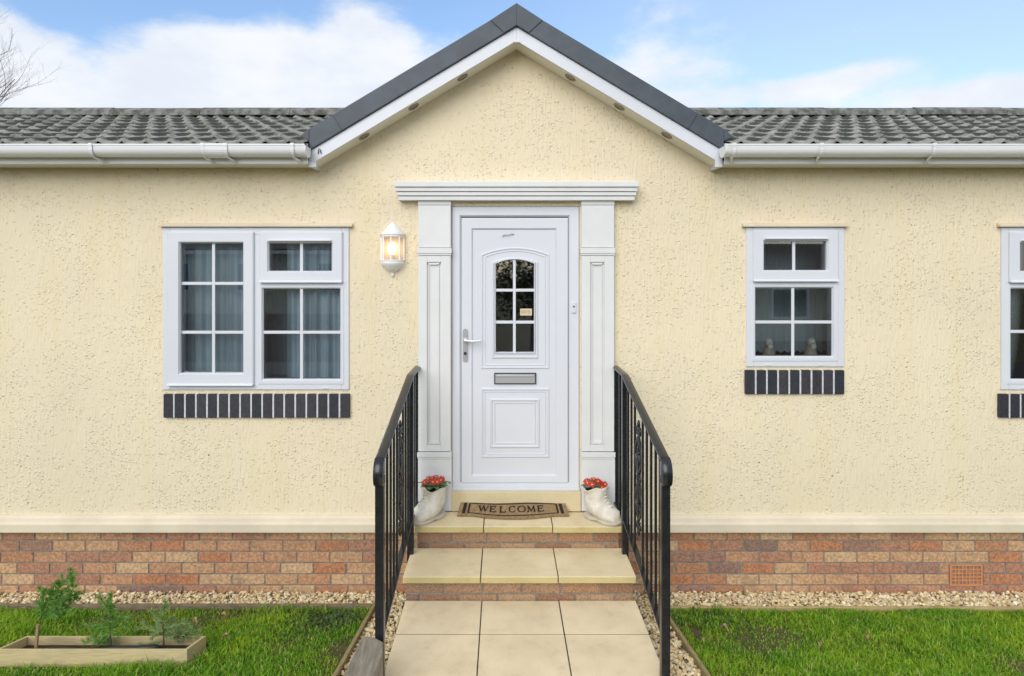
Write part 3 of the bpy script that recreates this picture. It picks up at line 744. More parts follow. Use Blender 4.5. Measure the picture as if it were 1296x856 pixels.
# ------------------------------------------------------------------ curtains and ornaments behind the glass
def curtain(x0, x1, z0, z1, y, amp, wl, label, mat, seed, gather=0):
    r = random.Random(seed); mb = MB(); nx_, nz_ = int((x1-x0)/.006), 14
    ph = [r.uniform(0,6.3) for _ in range(4)]
    for j in range(nz_+1):
        z = z0+(z1-z0)*j/nz_
        for i in range(nx_+1):
            x = x0+(x1-x0)*i/nx_
            yy = y + amp*math.sin(2*math.pi*x/wl + ph[0] + .5*math.sin(z*2+ph[3])) + amp*.5*math.sin(2*math.pi*x/(wl*.43)+ph[1]) + amp*.4*math.sin(2*math.pi*x/(wl*2.7)+ph[2])
            mb.v.append((x, yy, z + (.008*math.sin(2*math.pi*x/.05) if j == 0 else 0)))
    for j in range(nz_):
        for i in range(nx_):
            a = j*(nx_+1)+i; mb.f.append((a, a+1, a+nx_+2, a+nx_+1))
    o = mb.build('curtain', mat, None, smooth=True); return tag(o, label, 'curtain', 'curtains behind the windows')
curtain(wx(222,.12), wx(318,.12), W1[2]+.045, W1[3]-.008, .115, .014, .115, 'blue-grey curtain behind the tall casement left of the white door', M['curtain'], 3)
curtain(wx(366,.12), wx(436,.12), W1[2]+.045, W1[3]-.02, .115, .022, .095, 'blue-grey gathered curtain behind the right lights of the window left of the lantern', M['curtain'], 5)
curtain(wx(1272,.12), wx(1292,.12), W3[2]+.045, W3[3]-.02, .115, .012, .07, 'pale blue curtain edge in the window cut off by the photo\'s right edge', M['curtain_pale'], 8)
curtain(wx(322,.3), wx(372,.3), W1[2]+.045, W1[3]+.02, .33, .006, .05, 'dim grey net behind the gap in the window left of the lantern', M['net'], 12)
curtain(wx(938,.42), wx(1074,.42), W2[2]+.045, W2[3]+.02, .42, .005, .06, 'added grey net standing in for reflected sky in the narrow window', M['net'], 15)  # net added so its grey stands in for sky reflected in the panes
for i, (px, lab, tilt) in enumerate(((973,'white-headed ceramic bird on the narrow window\'s board, facing forward, left one',0), (1025.5,'white-headed ceramic bird on the narrow window\'s board, leaning head, right one',1))):
    y = .105; x = wx(px,y); z = W2[2]+.0185; t = thing('bird_ornament', lab, 'ornament', 'bird ornaments inside the narrow window')
    mb = MB(); mb.lathe([(0,z),(.035,z),(.044,z+.03),(.044,z+.06),(.033,z+.090),(.022,z+.110),(0,z+.115)], x, y, 14); mb.build('body', M['ornament_body'], t, smooth=True)
    mb = MB(); mb.ball((x+.008*tilt,y,z+.132), .028,.030,.032); mb.ball((x+.008*tilt,y-.026,z+.108), .022,.018,.024); mb.build('head', M['ornament'], t, smooth=True)
    mb = MB(); mb.tube([(x+.008*tilt,y-.022,z+.132),(x+.008*tilt-.012,y-.036,z+.126)], [.009,.001], 6); mb.build('beak', M['yolk'], t)
    base_at(t, (x,y,z))

# ------------------------------------------------------------------ wall lantern
lan = thing('wall_lantern', 'small white half lantern lit on the cream wall beside the door', 'wall lamp')
lx = wx(495.5,-.05); A0, A1 = math.pi, 2*math.pi
lz = lambda p: wz(p, -.07); rr = .080
mb = MB(); mb.lathe([(.001,lz(279.5)),(.010,lz(281)),(.022,lz(283)),(.045,lz(287.5)),(.066,lz(292.5)),(.084,lz(296)),(.084,lz(297.5)),(.070,lz(297.7))], lx, -.004, 20, A0, A1); mb.build('lamp_cap', M['lampwhite'], lan, smooth=True)
mb = MB(); mb.lathe([(.066,lz(331)),(.080,lz(331)),(.082,lz(333)),(.070,lz(336.5)),(.058,lz(338.5)),(.052,lz(341)),(.030,lz(343)),(.012,lz(344.5)),(.008,lz(346)),(.013,lz(348)),(.009,lz(350.5)),(.001,lz(351.5))], lx, -.004, 20, A0, A1); mb.build('lamp_base', M['lampwhite'], lan, smooth=True)
mb = MB()
for k in range(5):
    a = A0 + math.pi*k/4
    x, y = lx+rr*.97*math.cos(a), -.004+rr*.97*math.sin(a); mb.bar((x,min(y,-.008),lz(331)), (x,min(y,-.008),lz(297)), .009, .009, (0,1,0))
for p in (299, 329.8):
    mb.tube([(lx+rr*.97*math.cos(A0+math.pi*k/12), -.006+rr*.97*math.sin(A0+math.pi*k/12), lz(p)) for k in range(13)], .0055, 6)
mb.build('lamp_frame', M['lampwhite'], lan)
mb = MB(); mb.lathe([(rr*.93,lz(330.5)),(rr*.93,lz(297.5))], lx, -.006, 16, A0, A1); mb.build('lamp_glass', M['lampglass'], lan, smooth=True)
mb = MB(); mb.lathe([(.012,lz(329)),(.013,lz(322))], lx, -.042, 12); mb.build('lamp_holder', M['lampwhite'], lan)
mb = MB(); mb.lathe([(.011,lz(322)),(.020,lz(318)),(.026,lz(313.5)),(.022,lz(309.5)),(.010,lz(307)),(.0,lz(306.5))], lx, -.042, 14); mb.build('bulb', M['bulb'], lan, smooth=True)
mb = MB(); mb.box(lx-.075, lx+.075, -.004, -.0005, lz(331), lz(297)); mb.build('backplate', M['lampback'], lan)
base_at(lan, (lx, 0, lz(351)))

# ------------------------------------------------------------------ steps and path
steps = thing('door_steps', 'two cream slab steps on brick risers leading up to the white door', 'steps')
ZU, ZL, ZP = .595, .45, .30
def slabs(mb, x0, x1, yf, yb, z0, z1, n, gap=.006):
    w_ = (x1-x0)/n
    for i in range(n):
        j = rnd.uniform(-.0015,.0015)
        mb.box(x0+i*w_+(gap/2 if i else 0), x0+(i+1)*w_-(gap/2 if i < n-1 else 0), yf+rnd.uniform(-.002,.002), yb, z0+j, z1+j)
mb = MB(); slabs(mb, -.567, .757, -.29, -.053, ZU-.04, ZU, 3); up = mb.build('tread', M['tread'], steps, .004)
mb = MB(); slabs(mb, -.584, .772, -.64, -.272, ZL-.04, ZL, 3); lo_ = mb.build('tread', M['tread'], steps, .004)
# algae-yellow faces of the slab edges
for (tr_, x0, x1, y, z) in ((up,-.567,.757,-.292,ZU), (lo_,-.584,.772,-.642,ZL)):
    mb = MB(); w_ = (x1-x0)/3
    for i in range(3): mb.box(x0+i*w_+.006, x0+(i+1)*w_-.006, y-.004, y-.0005, z-.037, z-.005)
    mb.build('tread_edge', M['edge'], tr_, .002)
def riser(x0, x1, y, zt, zbm, ydeep, seed):
    r = random.Random(seed)
    mb = MB(); mb.box(x0+.004, x1-.004, y+.006, ydeep, zbm-.12, zt-.001); c = mb.build('riser', M['mortar'], steps)
    mb = MB(); z1 = zt-.006; k = 0
    while z1 > zbm-.1:
        z0 = z1-.066; x = x0 - r.uniform(.02,.18)
        if k == 0: x = x0-.0
        while x < x1:
            a, b_ = max(x,x0), min(x+.218,x1); x += .228
            if b_-a > .025: mb.box(a, b_, y+r.uniform(-.002,.002), y+.09, z0, z1)
        z1 = z0-.0105; k += 1
    mb.build('riser_bricks', M['step_brick'], c, .003, 1)
riser(-.552, .742, -.262, ZU-.04, ZL, -.053, 4); riser(-.57, .76, -.612, ZL-.04, ZP-.02, -.273, 6)
base_at(steps, (.09,-.35,ZP-.15))
mb = MB(); y = -.617
rows = [.335] + [.45]*18; yy = y
for k, dpt in enumerate(rows):
    for i in range(3):
        x0 = -.575+.45*i; j = rnd.uniform(-.002,.002); s = rnd.uniform(-.003,.003)
        mb.box(x0+.003, x0+.447+s*.3, yy-dpt+.0055, yy-.0045+s*.3, ZP-.045+j, ZP+j)
    yy -= dpt
pathslabs = mb.build('path', M['slab'], None, .002, 1); pathslabs['kind'] = 'structure'; pathslabs['label'] = 'cream square paving slabs of the path up to the steps'
mb = MB(); mb.box(-.574, .774, yy, -.63, .02, ZP-.0045); o = mb.build('path_bed', M['joint_dark'], None); o['kind'] = 'structure'; o['label'] = 'dark bedding showing in the joints between the path slabs'

# ------------------------------------------------------------------ railings
def ribbon(mb, path, w, t, X):                          # flat bar swept along a yz path, rounded edges
    P = [Vector((0,a,b)) for a, b in path]; m = len(P); base = len(mb.v)
    prof = [(-.5,-.25),(-.36,-.5),(.36,-.5),(.5,-.25),(.5,.2),(.36,.5),(-.36,.5),(-.5,.2)]
    for i in range(m):
        tg = (P[min(i+1,m-1)]-P[max(i-1,0)]).normalized(); nn = Vector((0,-tg.z,tg.y)) if tg.y > 0 else Vector((0,tg.z,-tg.y))
        nn = Vector((0, tg.z, -tg.y))
        for a, b in prof: p = P[i] + nn*b*t; mb.v.append((X+a*w, p.y, p.z))
    k = len(prof)
    for i in range(m-1):
        for q in range(k): mb.f.append((base+i*k+q, base+i*k+(q+1)%k, base+(i+1)*k+(q+1)%k, base+(i+1)*k+q))
    mb.f.append(tuple(base+q for q in range(k-1,-1,-1))); mb.f.append(tuple(base+(m-1)*k+q for q in range(k)))
def railing(X, label):
    t = thing('stair_railing', label, 'railing', 'black iron railings beside the steps')
    y2, y3 = -.345, -1.31
    ztop = lambda y: CAM_Z-.672 if y > y2 else (CAM_Z-.672) - .238*(y2-y)
    zbot = lambda y: CAM_Z-1.585 if y > y2 else (CAM_Z-1.575) - .175*(y2-y)
    # handrail, ending in a downturned curl
    path = [(-.004, ztop(0)), (y2+.02, ztop(y2)+.001), (y2-.02, ztop(y2-.02)+.002)]
    path += [(y2+(y3-.0-y2)*k/6, ztop(y2+(y3-y2)*k/6)) for k in range(1,7)]
    cx, cz, rad = y3-.012, ztop(y3)-.052, .050
    for k in range(0, 15):
        a = R(78 + 19*k); rk = rad*(1 - .020*k) if k < 8 else rad*(.84-.055*(k-8))
        path.append((cx + rk*math.cos(a)*.9, cz - (.02 if k > 4 else 0.004*k) + rk*math.sin(a)*1.15))
    mb = MB(); ribbon(mb, path, .046, .017, X); hr_ = mb.build('handrail', M['iron'], t, smooth=True); hr_.data.set_sharp_from_angle(angle=R(50))
    mb = MB(); mb.bar((X,-.004,zbot(0)+.001),(X,y2,zbot(0)+.001),.034,.012); mb.bar((X,y2,zbot(y2-.001)),(X,y3,zbot(y3)),.034,.012); mb.build('bottom_rail', M['iron'], t, .002)
    for (y, z0, z1, w_) in ((-.022,zbot(0)-.012,ztop(0)-.008,.040), (y2,ZL-.30,ztop(y2)-.008,.040), (y3,gz(y3)-.05,ztop(y3)-.010,.042)):
        mb = MB(); mb.box(X-w_/2, X+w_/2, y-w_/2, y+w_/2, z0, z1); mb.build('post', M['iron'], t, .004)
    mb = MB(); y = (y2-.022)/2; mb.box(X-.008, X+.008, y-.008, y+.008, zbot(0)+.006, ztop(y)-.007); mb.build('baluster', M['iron'], t, .002)
    ys = [y2+(y3-y2)*q for q in (.105,.205,.305,.515,.615,.715,.815,.905)]
    for y in ys:
        mb = MB(); mb.box(X-.0065, X+.0065, y-.0065, y+.0065, zbot(y)+.004, ztop(y)-.006); mb.build('baluster', M['iron'], t, .002)
    # cast scroll panel set between the fourth and fifth bars
    yc = (ys[2]+ys[3])/2; hw_ = abs(ys[3]-ys[2])/2 - .009
    zc = (ztop(yc)+zbot(yc))/2 + .02; mb = MB()
    def sp(cy, cz_, r0, turns, a0, sg): return [(X, cy+sg*(r0*(1-.75*k/24))*math.cos(a0+turns*2*math.pi*k/24), cz_+(r0*(1-.75*k/24))*math.sin(a0+turns*2*math.pi*k/24)) for k in range(25)]
    for s in (-1, 1):
        for v in (-1, 1):
            top = zc + v*.27
            mb.tube(sp(yc+s*.022, top, .024, 1.3, -v*math.pi/2, s), .0085, 6)
            S = [(X, yc+s*(.008+hw_*.78*math.sin(math.pi*k/12)), zc + v*(.03+.20*k/12)) for k in range(13)]; mb.tube(S, .009, 6)
            L = [(X, yc+s*(.004+.014*math.sin(math.pi*k/8)), zc+v*(.02+.12*k/8)) for k in range(9)]; mb.tube(L, .012, 6)
        mb.tube(sp(yc+s*.026, zc, .022, 1.2, math.pi/2, s), .007, 6)
    for v in (-1,1):
        mb.ball((X,yc,zc+v*.30), .010,.012,.03, 8, 6); mb.tube([(X,yc,zc+v*.02),(X,yc,zc+v*.30)], .007, 6)
        mb.tube([(X,yc,zc+v*.14),(X,yc+.045,zc+v*.155)],[.010,.003],6); mb.tube([(X,yc,zc+v*.14),(X,yc-.045,zc+v*.155)],[.010,.003],6)
    mb.ball((X,yc,zc), .014,.022,.028, 10, 8); mb.build('scroll_panel', M['iron'], t, smooth=True)
    base_at(t, (X, y3, gz(y3)))
railing(-.583, 'black iron handrail with scroll panel left of the steps, ending behind the grey stone')
railing(.765, 'black iron handrail with scroll panel right of the steps, its foot beside the path slabs')

# ------------------------------------------------------------------ door mat
mat = thing('door_mat', 'brown coir WELCOME mat with black border tilted against the threshold', 'door mat')
mxc = wx(649.3,-.1)
def mp(u, v, o=0.0):                                    # u -1..1 across, v 0 front .. 1 back; o above the surface
    hwid = .372 - .018*v
    bow = .052*(1-min(1,abs(u)/.72)**2.2)*(1-v) if abs(u) < .72 else 0
    y = -.140 - bow + (.085+0*u)*v ; z = ZU + .010 + .052*v**1.15 + .003*math.sin(u*5)*v
    return (mxc + u*hwid, y - o*.5, z + o*.86)
mb = MB(); nu, nv = 60, 14
for layer in (0, 1):
    for j in range(nv+1):
        for i in range(nu+1): mb.v.append(mp(-1+2*i/nu, j/nv, 0 if layer == 0 else -.011))
K = (nu+1)*(nv+1)
for j in range(nv):
    for i in range(nu):
        a = j*(nu+1)+i; mb.f.append((a,a+1,a+nu+2,a+nu+1)); mb.f.append((K+a+nu+1,K+a+nu+2,K+a+1,K+a))
for i in range(nu):
    mb.f.append((K+i,K+i+1,i+1,i)); b_ = nv*(nu+1)+i; mb.f.append((b_,b_+1,K+b_+1,K+b_))
for j in range(nv):
    a = j*(nu+1); mb.f.append((a,a+nu+1,K+a+nu+1,K+a)); c = a+nu; mb.f.append((c+nu+1,c,K+c,K+c+nu+1))
mb.build('mat_pile', M['coir'], mat)
def strip(mb, pts, w, o=.0025):                         # flat ribbon in (u,v) units
    def off(p, q, s):
        dx, dy = (q[0]-p[0])*.37, (q[1]-p[1])*.10; L_ = math.hypot(dx,dy) or 1
        return (-dy/L_*w/2*s/.37, dx/L_*w/2*s/.10)
    for p, q in zip(pts[:-1], pts[1:]):
        a, b_ = off(p,q,1), off(p,q,-1)
        mb.quad(mp(p[0]+b_[0],p[1]+b_[1],o), mp(q[0]+b_[0],q[1]+b_[1],o), mp(q[0]+a[0],q[1]+a[1],o), mp(p[0]+a[0],p[1]+a[1],o))
mb = MB()
for s in (-1,1):
    strip(mb, [(s*.895,.17),(s*.895,.55),(s*.895,.95)], .022); strip(mb, [(s*.815,.20),(s*.815,.55),(s*.815,.93)], .012)
strip(mb, [(-.80+1.6*k/30, .21) for k in range(31)], .006); strip(mb, [(-.80+1.6*k/30, .93) for k in range(31)], .006)
mb.build('border_stripe', M['matblack'], mat)
mb = MB(); LW, LH = .158, .36
G = {'W':[((-.1,1),(.22,0),1),((.22,0),(.5,1),.5),((.5,1),(.76,0),1),((.76,0),(1.1,1),.5),((-.22,1),(.08,1),.4),((.38,1),(.62,1),.4),((.96,1),(1.2,1),.4)],
     'E':[((.2,0),(.2,1),1),((.05,1),(.85,1),.5),((.05,0),(.9,0),.5),((.2,.52),(.65,.52),.45),((.85,1),(.85,.78),.5),((.9,0),(.9,.25),.5),((.65,.64),(.65,.40),.4)],
     'L':[((.25,0),(.25,1),1),((.08,1),(.45,1),.4),((.08,0),(.9,0),.5),((.9,0),(.9,.27),.5)],
     'M':[((.08,0),(.12,1),.5),((.12,1),(.5,.05),1),((.5,.05),(.88,1),.5),((.88,1),(.94,0),1),((-.06,0),(.22,0),.4),((.78,0),(1.08,0),.4),((0,1),(.14,1),.4),((.86,1),(1.0,1),.4)]}
arcC = [(.55+.45*math.cos(R(40+280*k/14)), .5+.5*math.sin(R(40+280*k/14))) for k in range(15)]
arcO = [(.5+.5*math.cos(R(360*k/18)), .5+.5*math.sin(R(360*k/18))) for k in range(19)]
for i, ch in enumerate('WELCOME'):
    u0 = -.615 + i*.176; v0 = .42
    tr_ = lambda p: (u0+p[0]*LW*.86, v0+p[1]*LH)
    if ch in G:
        for p, q, w_ in G[ch]: strip(mb, [tr_(p), tr_(q)], .0085*w_+.002, .003)
    else:
        pts = arcC if ch == 'C' else arcO
        for p, q in zip(pts[:-1], pts[1:]):
            w_ = .0035+.006*abs(math.cos(math.atan2((p[1]+q[1])/2-.5,(p[0]+q[0])/2-.5)))
            strip(mb, [tr_(p), tr_(q)], w_, .003)
        if ch == 'C': strip(mb, [tr_((.9,.98)), tr_((.9,.68))], .004, .003)
mb.build('lettering', M['matblack'], mat)
base_at(mat, (mxc,-.12,ZU))

# ------------------------------------------------------------------ boot planters and primroses
def boot(px, py_, yaw, label, plabel, seed, mirror):
    r = random.Random(seed)
    t = thing('boot_planter', label, 'planter', 'white boot planters on the top step')
    L = lambda l, s, z: (l, s, z)
    # rings: (l centre, z centre, half length, half width, tilt) tilt 0 horizontal ring .. 90 vertical ring
    rings = [(.050,.212,.088,.082,0),(.050,.203,.084,.077,0),(.050,.185,.080,.073,0),(.051,.160,.078,.071,3),(.055,.135,.077,.070,8),(.062,.110,.079,.070,18),
             (.080,.085,.080,.070,34),(.108,.068,.072,.071,52),(.140,.056,.056,.073,66),(.172,.046,.046,.073,78),(.200,.040,.038,.067,86),(.226,.034,.030,.052,92),(.240,.030,.016,.028,96)]
    n = 28; mb = MB()
    for qi, (l, z, a, b, tl) in enumerate(rings):
        ct, st_ = math.cos(R(tl)), math.sin(R(tl))
        for k in range(n):
            an = 2*math.pi*k/n; e = a*math.cos(an); sdv = b*math.sin(an)
            wr = 1 + .035*math.sin(an*3+qi*1.7) + .03*math.sin(qi*2.6+an) * (1 if 2 < qi < 8 else .3)
            pl, pz = l + e*ct*wr, z - e*st_*-1*0 + (-e*st_)*-1*0
            pz = z + e*st_
            if qi < 2: pz += .012*math.sin(an*2+seed) + .006*math.sin(an*5+1)
            pz = max(pz, .016)
            mb.v.append((pl, sdv*wr, pz))
    for i in range(len(rings)-1):
        for k in range(n):
            k2 = (k+1)%n; mb.f.append((i*n+k, i*n+k2, (i+1)*n+k2, (i+1)*n+k))
    mb.f.append(tuple((len(rings)-1)*n+k for k in range(n)))
    base = len(mb.v)                                     # inner wall of the shaft
    for q, sc_ in ((0,.90),(3,.86)):
        for k in range(n):
            v = mb.v[q*n+k]; mb.v.append(((v[0]-.050)*sc_+.050, v[1]*sc_, v[2]))
    for k in range(n):
        k2 = (k+1)%n; mb.f.append((k2, k, base+k, base+k2)); mb.f.append((base+k2, base+k, base+n+k, base+n+k2))
    for (l0, z0) in ((.131,.176),(.134,.156),(.141,.136),(.156,.121),(.173,.103)):      # moulded laces across the instep
        for sg in (-1, 1):
            mb.tube([(l0+.004-.030*q*q*4, sg*(.002+.040*q*1.0), z0+.004-.014*q*sg*0-.010*q+.010*(q-.5)*sg) for q in (0,.25,.5,.75,1.0)], [.0055,.006,.006,.0055,.004], 6)
    ob = mb.build('boot_upper', M['boot'], t, smooth=True)
    mb = MB(); out_ = []
    for k in range(36):
        an = 2*math.pi*k/36; c, s_ = math.cos(an), math.sin(an)
        l = .112 + .138*c; wd = .068 + .008*c - .012*math.exp(-((l-.085)/.035)**2)
        out_.append((l, wd*math.copysign(abs(s_)**.75, s_)))
    b0 = len(mb.v)
    for z, g in ((.0,.97),(.003,1.0),(.014,1.03),(.022,1.03),(.024,.97)):
        for l, s_ in out_:
            arch_ = .007*math.exp(-((l-.085)/.03)**2) if z < .005 else 0
            mb.v.append(((l-.108)*g+.108, s_*g, z+arch_ + (.016*max(0,(l-.17)/.09)**2)))
    for i in range(4):
        for k in range(36):
            k2 = (k+1)%36; mb.f.append((b0+i*36+k, b0+i*36+k2, b0+(i+1)*36+k2, b0+(i+1)*36+k))
    mb.f.append(tuple(b0+k for k in range(35,-1,-1))); mb.f.append(tuple(b0+4*36+k for k in range(36)))
    mb.build('boot_sole', M['bootsole'], t, smooth=True)
    mb = MB(); mb.lathe([(0,.184),(.03,.187),(.068,.182)], .050, 0, 14); mb.build('compost', M['soil'], t, smooth=True)
    # the flowers growing in it
    p = thing('primrose_plant', plabel, 'flowers', 'red primroses in the boot planters')
    mb = MB()
    for k in range(15):
        a = 2*math.pi*k/15 + r.uniform(-.2,.2); ln = r.uniform(.08,.12); el = r.uniform(.0,.45); w_ = .020
        c = Vector((.050,0,.196)); d = Vector((math.cos(a),math.sin(a),0)); s_ = Vector((-d.y,d.x,0)); prev = None
        for j in range(6):
            q = j/5; pos = c + d*ln*q + Vector((0,0,.03*math.sin(q*2.2)*(.6+el)+.006)); ww = w_*math.sin(math.pi*min(1,.12+.86*q))*1.0
            cur = (pos-s_*ww, pos+Vector((0,0,-.004)), pos+s_*ww)
            if prev:
                mb.quad(tuple(prev[0]),tuple(prev[1]),tuple(cur[1]),tuple(cur[0])); mb.quad(tuple(prev[1]),tuple(prev[2]),tuple(cur[2]),tuple(cur[1]))
            prev = cur
    mb.build('leaves', M['leaf'], p)
    for k in range(11):
        a = 2*math.pi*k/10 + r.uniform(-.25,.25); rad = .060*math.sqrt((k+.5)/11)+.008
        c = Vector((.050+rad*math.cos(a)*1.05, rad*math.sin(a), .246+r.uniform(-.010,.018)-rad*.25))
        nrm = Vector((math.cos(a)*.55+.1, math.sin(a)*.55, .72)) ; 
        w0 = Matrix.Rotation(-yaw, 3, 'Z') @ Vector((0,-.75,.15)); nrm = (nrm + w0).normalized()
        u = nrm.orthogonal().normalized(); v_ = nrm.cross(u); mb = MB()
        for q in range(5):
            a0 = 2*math.pi*q/5; P = [c]
            for (da, rr_, o) in ((-.55,.014,.003),(-.42,.021,.004),(0,.020,.002),(.42,.021,.004),(.55,.014,.003)):
                P.append(c + (u*math.cos(a0+da)+v_*math.sin(a0+da))*rr_ + nrm*o)
            mb.poly([tuple(x) for x in P])
        f_ = mb.build('flower', M['petal'], p)
        m2 = MB(); m2.poly([tuple(c + (u*math.cos(2*math.pi*q/8)+v_*math.sin(2*math.pi*q/8))*.0052 + nrm*.0035) for q in range(8)]); m2.build('flower_centre', M['yolk'], f_)
    loc = (wx(px, py_), py_, ZU)
    for o in (t, p): o.location = loc; o.rotation_euler = (0,0,yaw)
    p.location = loc
boot(558, -.115, R(220), 'white clay boot planter on the top step, toe pointing left past the mat', 'red and yellow primroses growing in the boot left of the mat', 3, 1)
boot(745, -.125, R(-38), 'white clay boot planter on the top step, toe pointing right towards the rail', 'red and yellow primroses growing in the boot right of the mat', 9, -1)

# ------------------------------------------------------------------ ground, gravel, lawn
ys = [300, 40, 7, 3, .6, .03, 0] + [-.1*k for k in range(1,31)] + [-4,-6,-8.6,-10,-12,-14,-15.5,-20,-60,-300]
xs = [-400,-60,-20,-8,-4,-2,0,2,4,8,20,60,400]
mb = MB(); nxs = len(xs)
for y in ys:
    for x in xs: mb.v.append((x, y, gz(y)-.006))
for j in range(len(ys)-1):
    for i in range(nxs-1): a = j*nxs+i; mb.f.append((a+nxs, a+nxs+1, a+1, a))
o = mb.build('ground', M['sward'], None, smooth=True); tag(o, 'bare soil sheet under the lawn reaching the horizon', kind='structure')
mb = MB(); mb.box(-60, 60, -8.5, -5.2, .1, .31); o = mb.build('road', M['tarmac'], None); tag(o, 'tarmac estate road running between the homes', kind='structure')
GL, GRt = -.825, 1.005                                   # path-side edging lines
def strip_edge(x): return -.235 if x < 0 else -.255 - .006*(x-1)
mb = MB()
def bed(x0, x1, y0, y1):
    n = max(1, int(abs(y1-y0)/.1))
    for k in range(n):
        a, b_ = y0+(y1-y0)*k/n, y0+(y1-y0)*(k+1)/n
        mb.quad((x0,b_,gz(b_)+.002),(x1,b_,gz(b_)+.002),(x1,a,gz(a)+.002),(x0,a,gz(a)+.002))
bed(HX0-.3, HX1+.3, .02, -.25); bed(GL, -.574, -.25, -4.6); bed(.774, GRt, -.25, -4.6)
o = mb.build('gravel_bed', M['gravelbed'], None); tag(o, 'sandy bed under the stone chippings', kind='structure')
def chips(areas, name, label):
    ico = [(0,-.5257,.8507),(0,.5257,.8507),(0,-.5257,-.8507),(0,.5257,-.8507),(.5257,.8507,0),(-.5257,.8507,0),(.5257,-.8507,0),(-.5257,-.8507,0),(.8507,0,.5257),(-.8507,0,.5257),(.8507,0,-.5257),(-.8507,0,-.5257)]
    bm = bmesh.new(); [bm.verts.new(v) for v in ico]; res = bmesh.ops.convex_hull(bm, input=bm.verts); bm.faces.ensure_lookup_table(); bm.verts.index_update()
    ff = np.array([[v.index for v in f.verts] for f in bm.faces]); bm.free()
    base = np.array(ico); V, Fc = [], []; cnt = 0
    for (x0, x1, y0, y1, dens, zadd) in areas:
        n = int(abs((x1-x0)*(y1-y0))*dens)
        for k in range(n):
            x, y = nrs.uniform(x0,x1), nrs.uniform(y0,y1); s = .0055 + .0085*nrs.rand()**1.6
            ax = s*np.array([nrs.uniform(.9,1.7), nrs.uniform(.7,1.2), nrs.uniform(.45,.85)])
            v = base*(1+nrs.uniform(-.28,.28,(12,1)))*ax
            a, b_, c = nrs.uniform(0,6.28), nrs.uniform(-.6,.6), nrs.uniform(-.6,.6)
            Rm = np.array(Matrix.Rotation(a,3,'Z') @ Matrix.Rotation(b_,3,'X') @ Matrix.Rotation(c,3,'Y'))
            z = gz(y) + zadd*(nrs.rand()) + s*.45
            V.append(v@Rm.T + np.array([x,y,z])); Fc.append(ff+cnt*12); cnt += 1
    V = np.concatenate(V); Fc = np.concatenate(Fc)
    me = bpy.data.meshes.new(name); me.from_pydata(V.tolist(), [], Fc.tolist()); me.materials.append(M['gravel'])
    o = bpy.data.objects.new(name, me); COL.objects.link(o); tag(o, label, kind='stuff')
chips([(-4.6,-.59,-.228,.012,5200,.020), (.775,4.8,-.250,.012,5200,.020), (GL+.012,-.578,-3.4,-.23,4600,.016), (.778,GRt-.012,-3.4,-.25,4600,.016)], 'gravel', 'pale cream stone chippings along the wall and beside the path')
mb = MB(); yk = -.24                                     # edgings
def edging(p, q, mat, label, h=.05, w_=.024, dz=0):
    mb = MB(); n = 10
    a, b_ = Vector(p), Vector(q)
    mb.bar((a.x,a.y,gz(a.y)+h/2+dz),(b_.x,b_.y,gz(b_.y)+h/2+dz), w_, h)
    o = mb.build('timber_edging', mat, None, .004); tag(o, label, 'edging', 'timber edgings of the lawns')
edging((-6,strip_edge(-1)), (GL-.02,strip_edge(-1)), M['timber_grey'], 'dark weathered board between the left lawn and the gravel under the window', .042, .022, -.012)
edging((GRt+.02,strip_edge(1)), (6,strip_edge(6)), M['timber'], 'pale yellow board between the right lawn and the gravel along the brick wall', .036, .022, -.012)
edging((GL,-.23), (GL,-1.5), M['timber_path'], 'narrow board edging the left lawn beside the path gravel', .05, .022, -.004)
edging((GRt,-.25), (GRt,-1.5), M['timber_path'], 'narrow board edging the right lawn beside the path gravel', .05, .022, -.004)

